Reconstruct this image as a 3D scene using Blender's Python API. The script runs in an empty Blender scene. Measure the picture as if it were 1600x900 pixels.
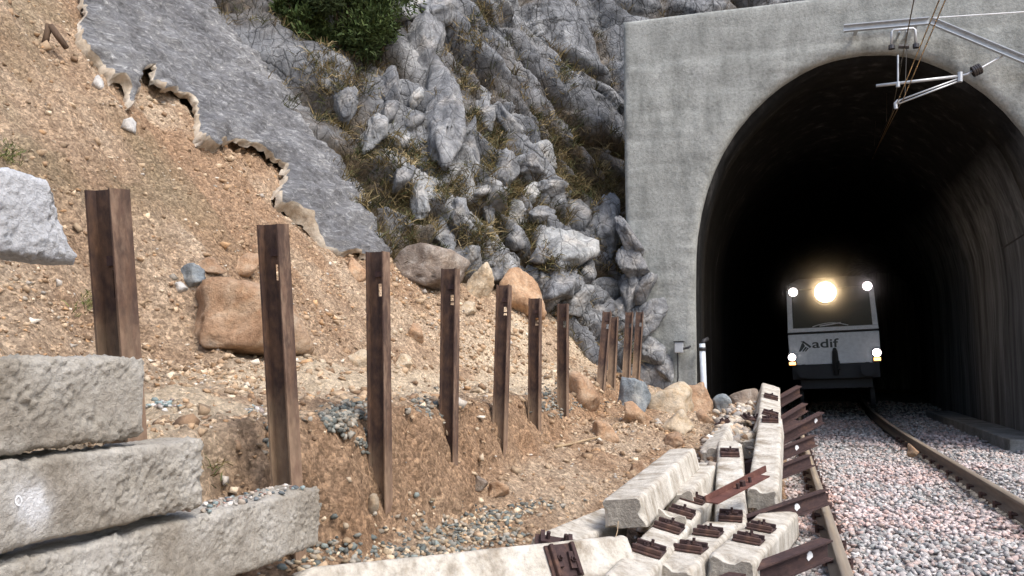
import bpy, bmesh, math, random
import numpy as np
from mathutils import Vector, Matrix
from mathutils.bvhtree import BVHTree
from mathutils.geometry import delaunay_2d_cdt

S = bpy.context.scene
COL = S.collection
R = math.radians
rng = np.random.default_rng(7)
random.seed(7)

# ------------------------------------------------------------------ camera, sky, sun, exposure
F, VX, VY, EYE = 1300.0, 1215.0, 562.0, 1.28      # focal length in photo pixels, vanishing point of the track, eye height over rail
PITCH = math.atan((VY - 450) / F)
YAW = math.atan(((VX - 800) / F) / (math.cos(PITCH) + math.sin(PITCH) * (VY - 450) / F))
cam = bpy.data.cameras.new("camera")
cam.sensor_width = 36.0
cam.lens = 36.0 * F / 1600.0
cam.clip_start, cam.clip_end = 0.05, 600
cam_o = bpy.data.objects.new("camera", cam)
COL.objects.link(cam_o)
cam_o.location = (0, 0, EYE)
cam_o.rotation_euler = (math.pi / 2 + PITCH, 0, YAW)
S.camera = cam_o

SUN_EL, SUN_AZ = 54.0, 118.0                      # azimuth clockwise from +Y: the open valley side, behind the camera
world = bpy.data.worlds.new("World")
S.world = world
world.use_nodes = True
wn = world.node_tree
bg = wn.nodes["Background"]
sky = wn.nodes.new("ShaderNodeTexSky")
sky.sky_type = 'NISHITA'
sky.sun_disc = False
sky.sun_elevation = R(SUN_EL)
sky.sun_rotation = R(SUN_AZ)
sky.air_density, sky.dust_density, sky.ozone_density = 1.0, 3.0, 1.0
wn.links.new(sky.outputs[0], bg.inputs[0])
bg.inputs[1].default_value = 0.125
sun = bpy.data.lights.new("sun", 'SUN')
sun.energy, sun.angle, sun.color = 1.4, R(24), (1.0, 0.955, 0.90)
sun_o = bpy.data.objects.new("sun", sun)
COL.objects.link(sun_o)
sd = Vector((math.sin(R(SUN_AZ)) * math.cos(R(SUN_EL)), math.cos(R(SUN_AZ)) * math.cos(R(SUN_EL)), math.sin(R(SUN_EL))))
sun_o.rotation_euler = (-sd).to_track_quat('-Z', 'Y').to_euler()
S.view_settings.view_transform = 'Standard'
S.view_settings.look = 'None'
S.view_settings.exposure = 1.12
S.view_settings.gamma = 1.0
S.cycles.max_bounces = 6
S.cycles.diffuse_bounces = 3
S.cycles.sample_clamp_indirect = 4.0

# ------------------------------------------------------------------ pixel rays of the survey photograph
def ray(px, py):
    r = (px - 800) / F; u = (450 - py) / F
    fw = math.cos(PITCH) - math.sin(PITCH) * u
    up = math.sin(PITCH) + math.cos(PITCH) * u
    return np.array([math.cos(YAW) * r - math.sin(YAW) * fw, math.sin(YAW) * r + math.cos(YAW) * fw, up])
EYEV = np.array([0, 0, EYE])
def onX(px, py, X): d = ray(px, py); return d * X / d[0] + EYEV
def onY(px, py, Y): d = ray(px, py); return d * Y / d[1] + EYEV
def atD(px, py, zc): return ray(px, py) * zc + EYEV      # at depth zc along the optical axis
def depth(P):
    x, y, z = P[0], P[1], P[2] - EYE
    return math.cos(PITCH) * (-math.sin(YAW) * x + math.cos(YAW) * y) + math.sin(PITCH) * z

# ------------------------------------------------------------------ noise
def _hash(ix, iy, iz, seed):
    h = (ix.astype(np.int64) * 374761393 + iy.astype(np.int64) * 668265263 + iz.astype(np.int64) * 2147483647 + seed * 974634777) & 0xFFFFFFFF
    h = ((h ^ (h >> 13)) * 1274126177) & 0xFFFFFFFF
    h = ((h ^ (h >> 16)) * 2246822519) & 0xFFFFFFFF
    return (h ^ (h >> 15)) & 0xFFFFFF
def vnoise(P, seed=0):
    P = np.asarray(P, float)
    i = np.floor(P).astype(np.int64); f = P - i
    w = f * f * f * (f * (f * 6 - 15) + 10)
    out = 0
    for dx in (0, 1):
        for dy in (0, 1):
            for dz in (0, 1):
                hv = _hash(i[..., 0] + dx, i[..., 1] + dy, i[..., 2] + dz, seed) / 8388607.5 - 1.0
                ww = (w[..., 0] if dx else 1 - w[..., 0]) * (w[..., 1] if dy else 1 - w[..., 1]) * (w[..., 2] if dz else 1 - w[..., 2])
                out = out + hv * ww
    return out
def fbm(P, seed=0, octv=4, gain=0.5):
    a, s, t = 1.0, 0.0, 0.0
    Q = np.asarray(P, float)
    for k in range(octv):
        s = s + a * vnoise(Q, seed + k * 17); t += a
        a *= gain; Q = Q * 2.03 + 11.7
    return s / t
def worley(P, seed=0):
    P = np.asarray(P, float)
    i = np.floor(P).astype(np.int64)
    f1 = np.full(P.shape[:-1], 9.0); f2 = f1.copy(); cid = np.zeros(P.shape[:-1])
    for dx in (-1, 0, 1):
        for dy in (-1, 0, 1):
            for dz in (-1, 0, 1):
                c = [i[..., 0] + dx, i[..., 1] + dy, i[..., 2] + dz]
                d = 0
                for k in range(3):
                    jit = _hash(c[0], c[1], c[2], seed + 31 * k) / 16777216.0
                    d = d + (c[k] + jit - P[..., k]) ** 2
                d = np.sqrt(d)
                m = d < f1
                f2 = np.where(m, f1, np.minimum(f2, d))
                cid = np.where(m, _hash(c[0], c[1], c[2], seed + 99) / 16777216.0, cid)
                f1 = np.where(m, d, f1)
    return f1, f2, cid
def facets(P, seed, tilt_=0.8, step_=0.3):
    """broken planes: every Voronoi cell gets its own height and slope"""
    P = np.asarray(P, float); i = np.floor(P).astype(np.int64)
    f1 = np.full(P.shape[:-1], 9.0); f2 = f1.copy(); h = np.zeros(P.shape[:-1])
    for dx in (-1, 0, 1):
        for dy in (-1, 0, 1):
            c = [i[..., 0] + dx, i[..., 1] + dy, i[..., 2] * 0]
            ox = c[0] + _hash(c[0], c[1], c[2], seed) / 16777216.0 - P[..., 0]; oy = c[1] + _hash(c[0], c[1], c[2], seed + 31) / 16777216.0 - P[..., 1]
            d = np.hypot(ox, oy)
            hc = step_ * (_hash(c[0], c[1], c[2], seed + 99) / 16777216.0 - 0.5) + tilt_ * ((_hash(c[0], c[1], c[2], seed + 7) / 16777216.0 - 0.5) * ox + (_hash(c[0], c[1], c[2], seed + 8) / 16777216.0 - 0.5) * oy)
            m = d < f1
            f2 = np.where(m, f1, np.minimum(f2, d)); h = np.where(m, hc, h); f1 = np.where(m, d, f1)
    return h, f2 - f1
def sstep(a, b, x):
    t = np.clip((x - a) / (b - a), 0, 1)
    return t * t * (3 - 2 * t)

# ------------------------------------------------------------------ materials
def new_mat(name):
    m = bpy.data.materials.new(name); m.use_nodes = True
    nt = m.node_tree
    return m, nt, nt.nodes["Principled BSDF"]
def nd(nt, typ, **kw):
    n = nt.nodes.new(typ)
    for k, v in kw.items():
        if k in n.inputs.keys() if isinstance(k, str) else False: n.inputs[k].default_value = v
        else: setattr(n, k, v)
    return n
def ramp(nt, fac, stops):
    n = nt.nodes.new("ShaderNodeValToRGB")
    e = n.color_ramp.elements
    while len(e) < len(stops): e.new(0.5)
    for k, (p, c) in enumerate(stops):
        e[k].position = p
        e[k].color = (*c, 1) if len(c) == 3 else c
    nt.links.new(fac, n.inputs[0])
    return n.outputs[0]
def noise(nt, vec, scale, detail=6, rough=0.6, dist=0.0):
    n = nt.nodes.new("ShaderNodeTexNoise")
    n.inputs['Scale'].default_value = scale; n.inputs['Detail'].default_value = detail
    n.inputs['Roughness'].default_value = rough; n.inputs['Distortion'].default_value = dist
    if vec is not None: nt.links.new(vec, n.inputs['Vector'])
    return n.outputs[0]
def mix(nt, fac, a, b, typ='MIX'):
    n = nt.nodes.new("ShaderNodeMix"); n.data_type = 'RGBA'; n.blend_type = typ
    for sock, v in ((n.inputs[0], fac), (n.inputs[6], a), (n.inputs[7], b)):
        if isinstance(v, (int, float)): sock.default_value = v
        elif isinstance(v, tuple): sock.default_value = (*v, 1)
        else: nt.links.new(v, sock)
    return n.outputs[2]
def coords(nt, scale=(1, 1, 1), rot=(0, 0, 0)):
    t = nt.nodes.new("ShaderNodeTexCoord"); mp = nt.nodes.new("ShaderNodeMapping")
    mp.inputs['Scale'].default_value = scale; mp.inputs['Rotation'].default_value = rot
    nt.links.new(t.outputs['Object'], mp.inputs['Vector'])
    return mp.outputs[0]
def bump(nt, bsdf, h, strength=0.5, dist=0.02):
    b = nt.nodes.new("ShaderNodeBump")
    b.inputs['Strength'].default_value = strength; b.inputs['Distance'].default_value = dist
    nt.links.new(h, b.inputs['Height']); nt.links.new(b.outputs[0], bsdf.inputs['Normal'])
def attr(nt, name):
    a = nt.nodes.new("ShaderNodeAttribute"); a.attribute_name = name
    return a
def mixed(name, stops, scale=2.0, stops2=None, scale2=20.0, fac2=0.5, rough=0.9, bs=0.5, bd=0.02, bscale=40, spec=0.3, stretch=(1, 1, 1), metal=0.0, island=0.0):
    m, nt, b = new_mat(name)
    v = coords(nt, stretch)
    c = ramp(nt, noise(nt, v, scale, 8, 0.65), stops)
    if stops2: c = mix(nt, fac2, c, ramp(nt, noise(nt, v, scale2, 6, 0.7), stops2), 'MULTIPLY')
    if island:
        g = nt.nodes.new("ShaderNodeObjectInfo")
        c = mix(nt, island, c, ramp(nt, g.outputs['Random'], [(0, (0.72, 0.7, 0.68)), (1, (1.25, 1.22, 1.18))]), 'MULTIPLY')
    nt.links.new(c, b.inputs['Base Color'])
    b.inputs['Roughness'].default_value = rough; b.inputs['Metallic'].default_value = metal
    b.inputs['Specular IOR Level'].default_value = spec
    if bs: bump(nt, b, noise(nt, v, bscale, 8, 0.7), bs, bd)
    return m
def colored(name, rough=0.9, bs=0.4, bscale=60, mul=1.0, trans=0.0):
    m, nt, b = new_mat(name)
    a = attr(nt, "Col")
    v = coords(nt)
    c = mix(nt, 0.6, a.outputs['Color'], ramp(nt, noise(nt, v, bscale, 5, 0.7), [(0.25, (0.55, 0.55, 0.55)), (0.75, (1.25, 1.25, 1.25))]), 'MULTIPLY')
    nt.links.new(c, b.inputs['Base Color'])
    b.inputs['Roughness'].default_value = rough
    b.inputs['Specular IOR Level'].default_value = 0.25
    if bs: bump(nt, b, noise(nt, v, bscale, 5, 0.7), bs, 0.01)
    return m
def plain(name, col, rough=0.5, metal=0.0, spec=0.5, emit=None, es=0.0):
    m, nt, b = new_mat(name)
    v = coords(nt)
    c = mix(nt, 0.5, col, ramp(nt, noise(nt, v, 9, 6), [(0.3, (0.7, 0.7, 0.7)), (0.7, (1.15, 1.15, 1.15))]), 'MULTIPLY')
    nt.links.new(c, b.inputs['Base Color'])
    b.inputs['Roughness'].default_value = rough; b.inputs['Metallic'].default_value = metal
    b.inputs['Specular IOR Level'].default_value = spec
    if emit:
        b.inputs['Emission Color'].default_value = (*emit, 1); b.inputs['Emission Strength'].default_value = es
    return m

M = {}
def speckle(nt, v, scale, lo, hi):
    """pebbles of different tone: random grey per Voronoi cell, and the cell distance for relief"""
    vo = nt.nodes.new("ShaderNodeTexVoronoi"); vo.inputs['Scale'].default_value = scale; vo.inputs['Randomness'].default_value = 1.0
    nt.links.new(v, vo.inputs['Vector'])
    sp = nt.nodes.new("ShaderNodeSeparateColor"); nt.links.new(vo.outputs['Color'], sp.inputs[0])
    return ramp(nt, sp.outputs[0], [(0.0, lo), (0.5, (0.95, 0.95, 0.95)), (1.0, hi)]), vo.outputs['Distance']
def soil_material():
    m, nt, b = new_mat("loose soil")
    v = coords(nt)
    big = ramp(nt, noise(nt, v, 0.9, 6, 0.6), [(0.30, (0.33, 0.215, 0.137)), (0.47, (0.46, 0.335, 0.232)), (0.62, (0.55, 0.43, 0.315)), (0.8, (0.40, 0.283, 0.187))])
    fine = ramp(nt, noise(nt, v, 26, 8, 0.8), [(0.30, (0.40, 0.38, 0.35)), (0.48, (0.92, 0.92, 0.92)), (0.68, (1.45, 1.43, 1.38))])
    s1, d1 = speckle(nt, v, 26, (0.55, 0.53, 0.5), (1.45, 1.45, 1.42)); s2, d2 = speckle(nt, v, 70, (0.5, 0.48, 0.45), (1.5, 1.5, 1.48))
    g = mix(nt, 0.7, mix(nt, 0.7, fine, s1, 'MULTIPLY'), s2, 'MULTIPLY')
    c = mix(nt, 0.9, big, g, 'MULTIPLY')
    a = attr(nt, "zone")                       # R: raw orange earth of the cut, G: pale washed silt, B: olive-grey weathered clay
    sp = nt.nodes.new("ShaderNodeSeparateColor"); nt.links.new(a.outputs['Color'], sp.inputs[0])
    c = mix(nt, sp.outputs[0], c, mix(nt, 0.85, (0.37, 0.235, 0.145), g, 'MULTIPLY'))
    c = mix(nt, sp.outputs[1], c, mix(nt, 0.6, (0.68, 0.56, 0.41), g, 'MULTIPLY'))
    c = mix(nt, sp.outputs[2], c, mix(nt, 0.85, (0.31, 0.24, 0.155), g, 'MULTIPLY'))
    nt.links.new(c, b.inputs['Base Color'])
    b.inputs['Roughness'].default_value = 0.95; b.inputs['Specular IOR Level'].default_value = 0.12
    h1 = nt.nodes.new("ShaderNodeMath"); h1.operation = 'MULTIPLY_ADD'; h1.inputs[1].default_value = -0.55
    nt.links.new(d1, h1.inputs[0]); nt.links.new(noise(nt, v, 30, 9, 0.8), h1.inputs[2])
    bump(nt, b, h1.outputs[0], 1.0, 0.045)
    return m
def cracks(nt, v, c, scale, depth_=0.3):
    """dark joints: thin lines along warped Voronoi borders"""
    wv_ = nt.nodes.new("ShaderNodeMix"); wv_.data_type = 'RGBA'; wv_.blend_type = 'LINEAR_LIGHT'; wv_.inputs[0].default_value = 0.10
    nz = nt.nodes.new("ShaderNodeTexNoise"); nz.inputs['Scale'].default_value = 3.0; nz.inputs['Detail'].default_value = 6; nt.links.new(v, nz.inputs['Vector'])
    nt.links.new(v, wv_.inputs[6]); nt.links.new(nz.outputs[1], wv_.inputs[7])
    vo = nt.nodes.new("ShaderNodeTexVoronoi"); vo.feature = 'DISTANCE_TO_EDGE'; vo.inputs['Scale'].default_value = scale
    nt.links.new(wv_.outputs[2], vo.inputs['Vector'])
    f = ramp(nt, vo.outputs['Distance'], [(0.0, (depth_,) * 3), (0.02, (0.75,) * 3), (0.05, (1, 1, 1))])
    return mix(nt, 1.0, c, f, 'MULTIPLY'), f
def cliff_material():
    m, nt, b = new_mat("limestone")
    v = coords(nt); vs = coords(nt, (1.0, 1.0, 0.35))
    c = ramp(nt, noise(nt, vs, 1.6, 9, 0.68, 0.4), [(0.28, (0.07, 0.074, 0.080)), (0.44, (0.17, 0.177, 0.188)), (0.57, (0.29, 0.298, 0.308)), (0.72, (0.52, 0.525, 0.525))])
    c = mix(nt, 0.9, c, ramp(nt, noise(nt, v, 11, 10, 0.82), [(0.30, (0.32, 0.32, 0.33)), (0.47, (0.92, 0.92, 0.92)), (0.56, (1.1, 1.1, 1.1)), (0.70, (1.9, 1.9, 1.86))]), 'MULTIPLY')
    c, crk = cracks(nt, vs, c, 2.6); c, crk2 = cracks(nt, coords(nt, (1, 1, 0.6), (0.3, 0.4, 0)), c, 6.5, 0.5)
    a = attr(nt, "zone")                       # R: soil and humus lying in the clefts, G: pale crust
    sp = nt.nodes.new("ShaderNodeSeparateColor"); nt.links.new(a.outputs['Color'], sp.inputs[0])
    earth = ramp(nt, noise(nt, v, 9, 7, 0.7), [(0.3, (0.055, 0.045, 0.03)), (0.5, (0.13, 0.095, 0.055)), (0.7, (0.24, 0.17, 0.095))])
    c = mix(nt, sp.outputs[1], c, mix(nt, 0.9, (0.60, 0.605, 0.60), ramp(nt, noise(nt, v, 13, 10, 0.8), [(0.32, (0.25, 0.25, 0.26)), (0.45, (0.7, 0.7, 0.7)), (0.6, (1, 1, 1))]), 'MULTIPLY'))
    c = mix(nt, sp.outputs[0], c, earth)
    nt.links.new(c, b.inputs['Base Color'])
    b.inputs['Roughness'].default_value = 0.85; b.inputs['Specular IOR Level'].default_value = 0.3
    bump(nt, b, mix(nt, 1.0, mix(nt, 1.0, noise(nt, v, 12, 12, 0.78), crk, 'MULTIPLY'), crk2, 'MULTIPLY'), 1.0, 0.09)
    return m
def rock_mat(name, stops, moss=0.0, bs=0.7, joints=False):
    m, nt, b = new_mat(name)
    v = coords(nt)
    c = ramp(nt, noise(nt, v, 3.2, 9, 0.68, 0.5), stops)
    c = mix(nt, 0.85, c, ramp(nt, noise(nt, v, 16, 10, 0.8), [(0.30, (0.38, 0.37, 0.37)), (0.47, (0.94, 0.94, 0.94)), (0.57, (1.08, 1.08, 1.08)), (0.72, (1.6, 1.6, 1.57))]), 'MULTIPLY')
    crk = None
    if joints: c, crk = cracks(nt, coords(nt, (1, 1, 0.7), (0.4, 0.3, 0)), c, 3.0, 0.55)
    c = mix(nt, 0.35, c, ramp(nt, noise(nt, v, 2.1, 5, 0.6), [(0.5, (1, 1, 1)), (0.68, (1.05, 0.85, 0.62))]), 'MULTIPLY')
    g = nt.nodes.new("ShaderNodeObjectInfo")
    c = mix(nt, 0.6, c, ramp(nt, g.outputs['Random'], [(0, (0.7, 0.7, 0.72)), (1, (1.2, 1.2, 1.18))]), 'MULTIPLY')
    nt.links.new(c, b.inputs['Base Color'])
    b.inputs['Roughness'].default_value = 0.88; b.inputs['Specular IOR Level'].default_value = 0.25
    hn_ = noise(nt, v, 20, 11, 0.75)
    bump(nt, b, mix(nt, 1.0, hn_, crk, 'MULTIPLY') if crk is not None else hn_, 1.0, 0.05)
    return m
def concrete_mat(name, base, stain, light, pit=0.5, bscale=45, streak=(1, 1, 1), fscale=30):
    m, nt, b = new_mat(name)
    v = coords(nt); vs = coords(nt, streak)
    c = ramp(nt, noise(nt, vs, 2.2, 8, 0.65), [(0.32, stain), (0.5, base), (0.7, light)])
    c = mix(nt, 0.7, c, ramp(nt, noise(nt, v, fscale, 8, 0.75), [(0.28, (0.45, 0.45, 0.44)), (0.5, (1, 1, 1)), (0.75, (1.3, 1.3, 1.28))]), 'MULTIPLY')
    nt.links.new(c, b.inputs['Base Color'])
    b.inputs['Roughness'].default_value = 0.92; b.inputs['Specular IOR Level'].default_value = 0.2
    bump(nt, b, noise(nt, v, bscale, 8, 0.7), pit, 0.02)
    return m
M['soil'] = soil_material()
M['cliff'] = cliff_material()
M['lime'] = rock_mat("weathered limestone", [(0.28, (0.085, 0.089, 0.095)), (0.45, (0.21, 0.217, 0.228)), (0.58, (0.35, 0.358, 0.365)), (0.72, (0.58, 0.585, 0.585))], joints=True)
M['lime_pale'] = rock_mat("pale limestone", [(0.3, (0.16, 0.168, 0.17)), (0.45, (0.35, 0.36, 0.362)), (0.62, (0.58, 0.588, 0.585)), (0.8, (0.42, 0.42, 0.41))], joints=True)
M['orange'] = rock_mat("orange limestone", [(0.3, (0.31, 0.18, 0.105)), (0.45, (0.47, 0.30, 0.185)), (0.58, (0.56, 0.405, 0.28)), (0.72, (0.64, 0.53, 0.41))])
M['pale_tan'] = rock_mat("cream limestone", [(0.3, (0.40, 0.27, 0.15)), (0.45, (0.58, 0.46, 0.32)), (0.62, (0.68, 0.60, 0.48)), (0.8, (0.55, 0.33, 0.17))])
M['bluegrey'] = rock_mat("blue grey stone", [(0.3, (0.16, 0.19, 0.21)), (0.5, (0.34, 0.38, 0.40)), (0.66, (0.52, 0.54, 0.53)), (0.8, (0.5, 0.36, 0.22))])
M['greybrown'] = rock_mat("grey brown stone", [(0.3, (0.16, 0.12, 0.095)), (0.5, (0.32, 0.26, 0.21)), (0.66, (0.55, 0.50, 0.44)), (0.8, (0.46, 0.27, 0.14))])
M['white'] = rock_mat("white stone", [(0.3, (0.5, 0.48, 0.45)), (0.6, (0.75, 0.74, 0.72))])
def slab_mat():
    m, nt, b = new_mat("sprayed concrete")
    v = coords(nt); vs = coords(nt, (0.6, 0.9, 2.2), (0.5, 0, 0))
    c = ramp(nt, noise(nt, v, 0.9, 6, 0.6), [(0.3, (0.22, 0.222, 0.23)), (0.52, (0.33, 0.332, 0.338)), (0.72, (0.45, 0.45, 0.45))])
    c = mix(nt, 0.95, c, ramp(nt, noise(nt, vs, 9, 11, 0.82, 0.6), [(0.32, (0.30, 0.30, 0.31)), (0.45, (0.80, 0.80, 0.81)), (0.54, (1.1, 1.1, 1.1)), (0.62, (2.4, 2.38, 2.32))]), 'MULTIPLY')
    nt.links.new(c, b.inputs['Base Color'])
    b.inputs['Roughness'].default_value = 0.9; b.inputs['Specular IOR Level'].default_value = 0.2
    bump(nt, b, noise(nt, vs, 9, 12, 0.8, 0.6), 1.0, 0.12)
    return m
M['slab'] = slab_mat()
_unused = concrete_mat("sprayed concrete plain", (0.165, 0.168, 0.18), (0.085, 0.087, 0.097), (0.30, 0.302, 0.31), 1.0, 22, (0.5, 1.6, 1.6), 13)
M['slab_edge'] = concrete_mat("broken concrete edge", (0.50, 0.43, 0.34), (0.33, 0.25, 0.17), (0.66, 0.61, 0.53), 1.0, 22, (1, 1, 1), 14)
M['portal'] = concrete_mat("portal concrete", (0.305, 0.315, 0.297), (0.20, 0.207, 0.195), (0.385, 0.394, 0.375), 0.8, 18, (1.3, 1, 0.45), 20)
def lining_mat():
    m, nt, b = new_mat("sooty lining")
    vs = coords(nt, (1.3, 1.3, 0.10)); v = coords(nt)
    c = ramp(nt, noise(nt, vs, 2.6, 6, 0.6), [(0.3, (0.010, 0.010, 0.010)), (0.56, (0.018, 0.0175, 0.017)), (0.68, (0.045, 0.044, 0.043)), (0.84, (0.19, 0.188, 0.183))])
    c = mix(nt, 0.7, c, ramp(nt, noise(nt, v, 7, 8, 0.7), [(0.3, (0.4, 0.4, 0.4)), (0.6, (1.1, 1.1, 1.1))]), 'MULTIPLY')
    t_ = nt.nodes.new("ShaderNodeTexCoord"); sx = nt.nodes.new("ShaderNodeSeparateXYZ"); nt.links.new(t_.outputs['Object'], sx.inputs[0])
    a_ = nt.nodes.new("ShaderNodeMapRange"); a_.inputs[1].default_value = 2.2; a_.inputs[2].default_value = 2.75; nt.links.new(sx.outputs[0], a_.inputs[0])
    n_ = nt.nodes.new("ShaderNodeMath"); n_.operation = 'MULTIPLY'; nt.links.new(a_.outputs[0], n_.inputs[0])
    nt.links.new(ramp(nt, noise(nt, vs, 1.7, 6, 0.6), [(0.30, (0.25, 0.25, 0.25)), (0.6, (0.9, 0.9, 0.9))]), n_.inputs[1])   # daylight on the right wall, painted in as pale streaks
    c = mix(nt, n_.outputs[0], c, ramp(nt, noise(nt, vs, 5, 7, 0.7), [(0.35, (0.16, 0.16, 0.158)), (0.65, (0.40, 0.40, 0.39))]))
    nt.links.new(c, b.inputs['Base Color']); b.inputs['Roughness'].default_value = 0.95; b.inputs['Specular IOR Level'].default_value = 0.08
    bump(nt, b, noise(nt, v, 12, 8, 0.7), 0.5, 0.02)
    return m
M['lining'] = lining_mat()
M['ledge'] = concrete_mat("duct concrete", (0.26, 0.255, 0.235), (0.16, 0.155, 0.14), (0.36, 0.35, 0.33), 0.5, 30)
def block_mat(*a_):
    m = concrete_mat(*a_); nt = m.node_tree; b = nt.nodes["Principled BSDF"]
    src = b.inputs['Base Color'].links[0].from_socket
    sp = nt.nodes.new("ShaderNodeSeparateColor"); nt.links.new(attr(nt, "zone").outputs['Color'], sp.inputs[0])
    nt.links.new(mix(nt, sp.outputs[0], src, (0.76, 0.77, 0.78)), b.inputs['Base Color'])
    return m
M['block'] = block_mat("coarse concrete", (0.385, 0.355, 0.305), (0.23, 0.195, 0.15), (0.54, 0.52, 0.48), 0.9, 60, (1, 1, 1), 34)
M['block_pale'] = block_mat("bleached coarse concrete", (0.52, 0.53, 0.55), (0.36, 0.36, 0.37), (0.66, 0.68, 0.71), 0.9, 60, (1, 1, 1), 34)
M['sleeper'] = concrete_mat("old sleeper concrete", (0.48, 0.445, 0.385), (0.24, 0.20, 0.15), (0.66, 0.635, 0.58), 0.6, 40, (2.0, 2.6, 0.9), 26)
M['rust'] = mixed("rust", [(0.3, (0.032, 0.020, 0.021)), (0.5, (0.055, 0.033, 0.032)), (0.68, (0.11, 0.062, 0.045))], 5, [(0.3, (0.6, 0.6, 0.6)), (0.7, (1.3, 1.25, 1.2))], 40, 0.7, 0.85, 0.5, 0.006, 60, 0.3, (1, 1, 0.5))
M['rust_red'] = mixed("red rust", [(0.3, (0.075, 0.032, 0.026)), (0.55, (0.13, 0.055, 0.043)), (0.75, (0.24, 0.14, 0.10))], 9, None, 20, 0.5, 0.8, 0.4, 0.006, 60)
M['rail'] = mixed("rail steel", [(0.3, (0.10, 0.075, 0.06)), (0.6, (0.17, 0.135, 0.105)), (0.8, (0.24, 0.19, 0.15))], 6, None, 20, 0.5, 0.6, 0.3, 0.004, 70, 0.4, (4, 0.4, 4))
M['railhead'] = mixed("worn rail head", [(0.3, (0.27, 0.22, 0.17)), (0.7, (0.42, 0.36, 0.29))], 4, None, 20, 0.5, 0.45, 0.15, 0.002, 70, 0.5, (6, 0.3, 6), 0.35)
M['stone'] = colored("stones", 0.9, 0.4, 70)
M['blade'] = colored("grass blades", 0.9, 0, 60)
M['leaf'] = colored("needles", 0.75, 0, 30)
M['galv'] = plain("galvanised steel", (0.50, 0.52, 0.54), 0.45, 0.5)
M['wire'] = plain("wire", (0.16, 0.14, 0.12), 0.35, 0.8)
M['copper'] = plain("copper wire", (0.42, 0.27, 0.14), 0.28, 0.95)
M['insul'] = plain("glazed insulator", (0.045, 0.04, 0.04), 0.25)
M['white_paint'] = plain("white paint", (0.88, 0.89, 0.90), 0.35)
M['pipe'] = plain("white plastic pipe", (0.60, 0.66, 0.72), 0.4)
M['dark'] = plain("dark underframe", (0.025, 0.025, 0.028), 0.6)
M['roofgrey'] = plain("dark roof paint", (0.06, 0.06, 0.06), 0.5)
M['glass'] = plain("windscreen glass", (0.010, 0.010, 0.010), 0.12, 0.0, 0.25)
M['rubber'] = plain("rubber", (0.02, 0.02, 0.02), 0.7)
M['logo'] = plain("dark green lettering", (0.045, 0.055, 0.05), 0.5)
M['lamp_warm'] = plain("main headlight", (1, 0.9, 0.7), 0.3, emit=(1.0, 0.72, 0.42), es=8)
M['lamp_white'] = plain("marker light", (1, 1, 1), 0.3, emit=(1.0, 0.90, 0.86), es=6)
M['lamp_pinkish'] = plain("marker light cool", (1, 1, 1), 0.3, emit=(1.0, 0.86, 0.90), es=6)
M['lamp_amber'] = plain("amber light", (1, 0.6, 0.2), 0.3, emit=(1.0, 0.42, 0.10), es=3.5)
M['wood'] = mixed("dead wood", [(0.3, (0.06, 0.04, 0.03)), (0.7, (0.16, 0.11, 0.075))], 20, None, 20, 0.5, 0.9, 0.5, 0.01, 50, 0.2, (1, 1, 0.2))
M['twig'] = mixed("dry twig", [(0.3, (0.28, 0.19, 0.11)), (0.7, (0.42, 0.32, 0.2))], 20, None, 20, 0.5, 0.9, 0, 0.01, 50)

# ------------------------------------------------------------------ object helpers
def tag(o, label=None, cat=None, group=None, kind=None):
    if label: o['label'] = label
    if cat: o['category'] = cat
    if group: o['group'] = group
    if kind: o['kind'] = kind
    return o
def empty(name, loc=(0, 0, 0), rz=0.0):
    o = bpy.data.objects.new(name, None); o.location = loc; o.rotation_euler = (0, 0, rz)
    o.empty_display_size = 0.1
    COL.objects.link(o)
    return o
def link(name, me, mat=None, parent=None):
    o = bpy.data.objects.new(name, me); COL.objects.link(o)
    if mat is not None and not me.materials: me.materials.append(mat)
    if parent is not None: o.parent = parent
    return o
def mesh_np(name, V, faces, mat=None, parent=None, smooth=False, cols=None, colname="Col", midx=None, mats=None):
    """faces: (n,3) or (n,4) int array"""
    V = np.ascontiguousarray(V, dtype=np.float32).reshape(-1, 3)
    Fc = np.ascontiguousarray(faces, dtype=np.int32)
    n, k = Fc.shape
    me = bpy.data.meshes.new(name)
    me.vertices.add(len(V)); me.vertices.foreach_set("co", V.ravel())
    me.loops.add(n * k); me.loops.foreach_set("vertex_index", Fc.ravel())
    me.polygons.add(n)
    me.polygons.foreach_set("loop_start", np.arange(0, n * k, k, dtype=np.int32))
    me.polygons.foreach_set("loop_total", np.full(n, k, dtype=np.int32))
    if smooth: me.polygons.foreach_set("use_smooth", np.ones(n, dtype=bool))
    for x in (mats or ([mat] if mat else [])): me.materials.append(x)
    if midx is not None: me.polygons.foreach_set("material_index", np.ascontiguousarray(midx, dtype=np.int32))
    if cols is not None:
        a = me.color_attributes.new(colname, 'FLOAT_COLOR', 'POINT')
        c = np.ones((len(V), 4), dtype=np.float32); c[:, :cols.shape[1]] = cols
        a.data.foreach_set("color", c.ravel())
    me.update(calc_edges=True); me.validate()
    o = bpy.data.objects.new(name, me); COL.objects.link(o)
    if parent is not None: o.parent = parent
    return o
def grid_faces(n, m, flip=False):
    i, j = np.meshgrid(np.arange(n - 1), np.arange(m - 1), indexing='ij')
    a = (i * m + j).ravel(); b = a + m; c = b + 1; d = a + 1
    return np.stack([a, d, c, b] if flip else [a, b, c, d], 1)

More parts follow.
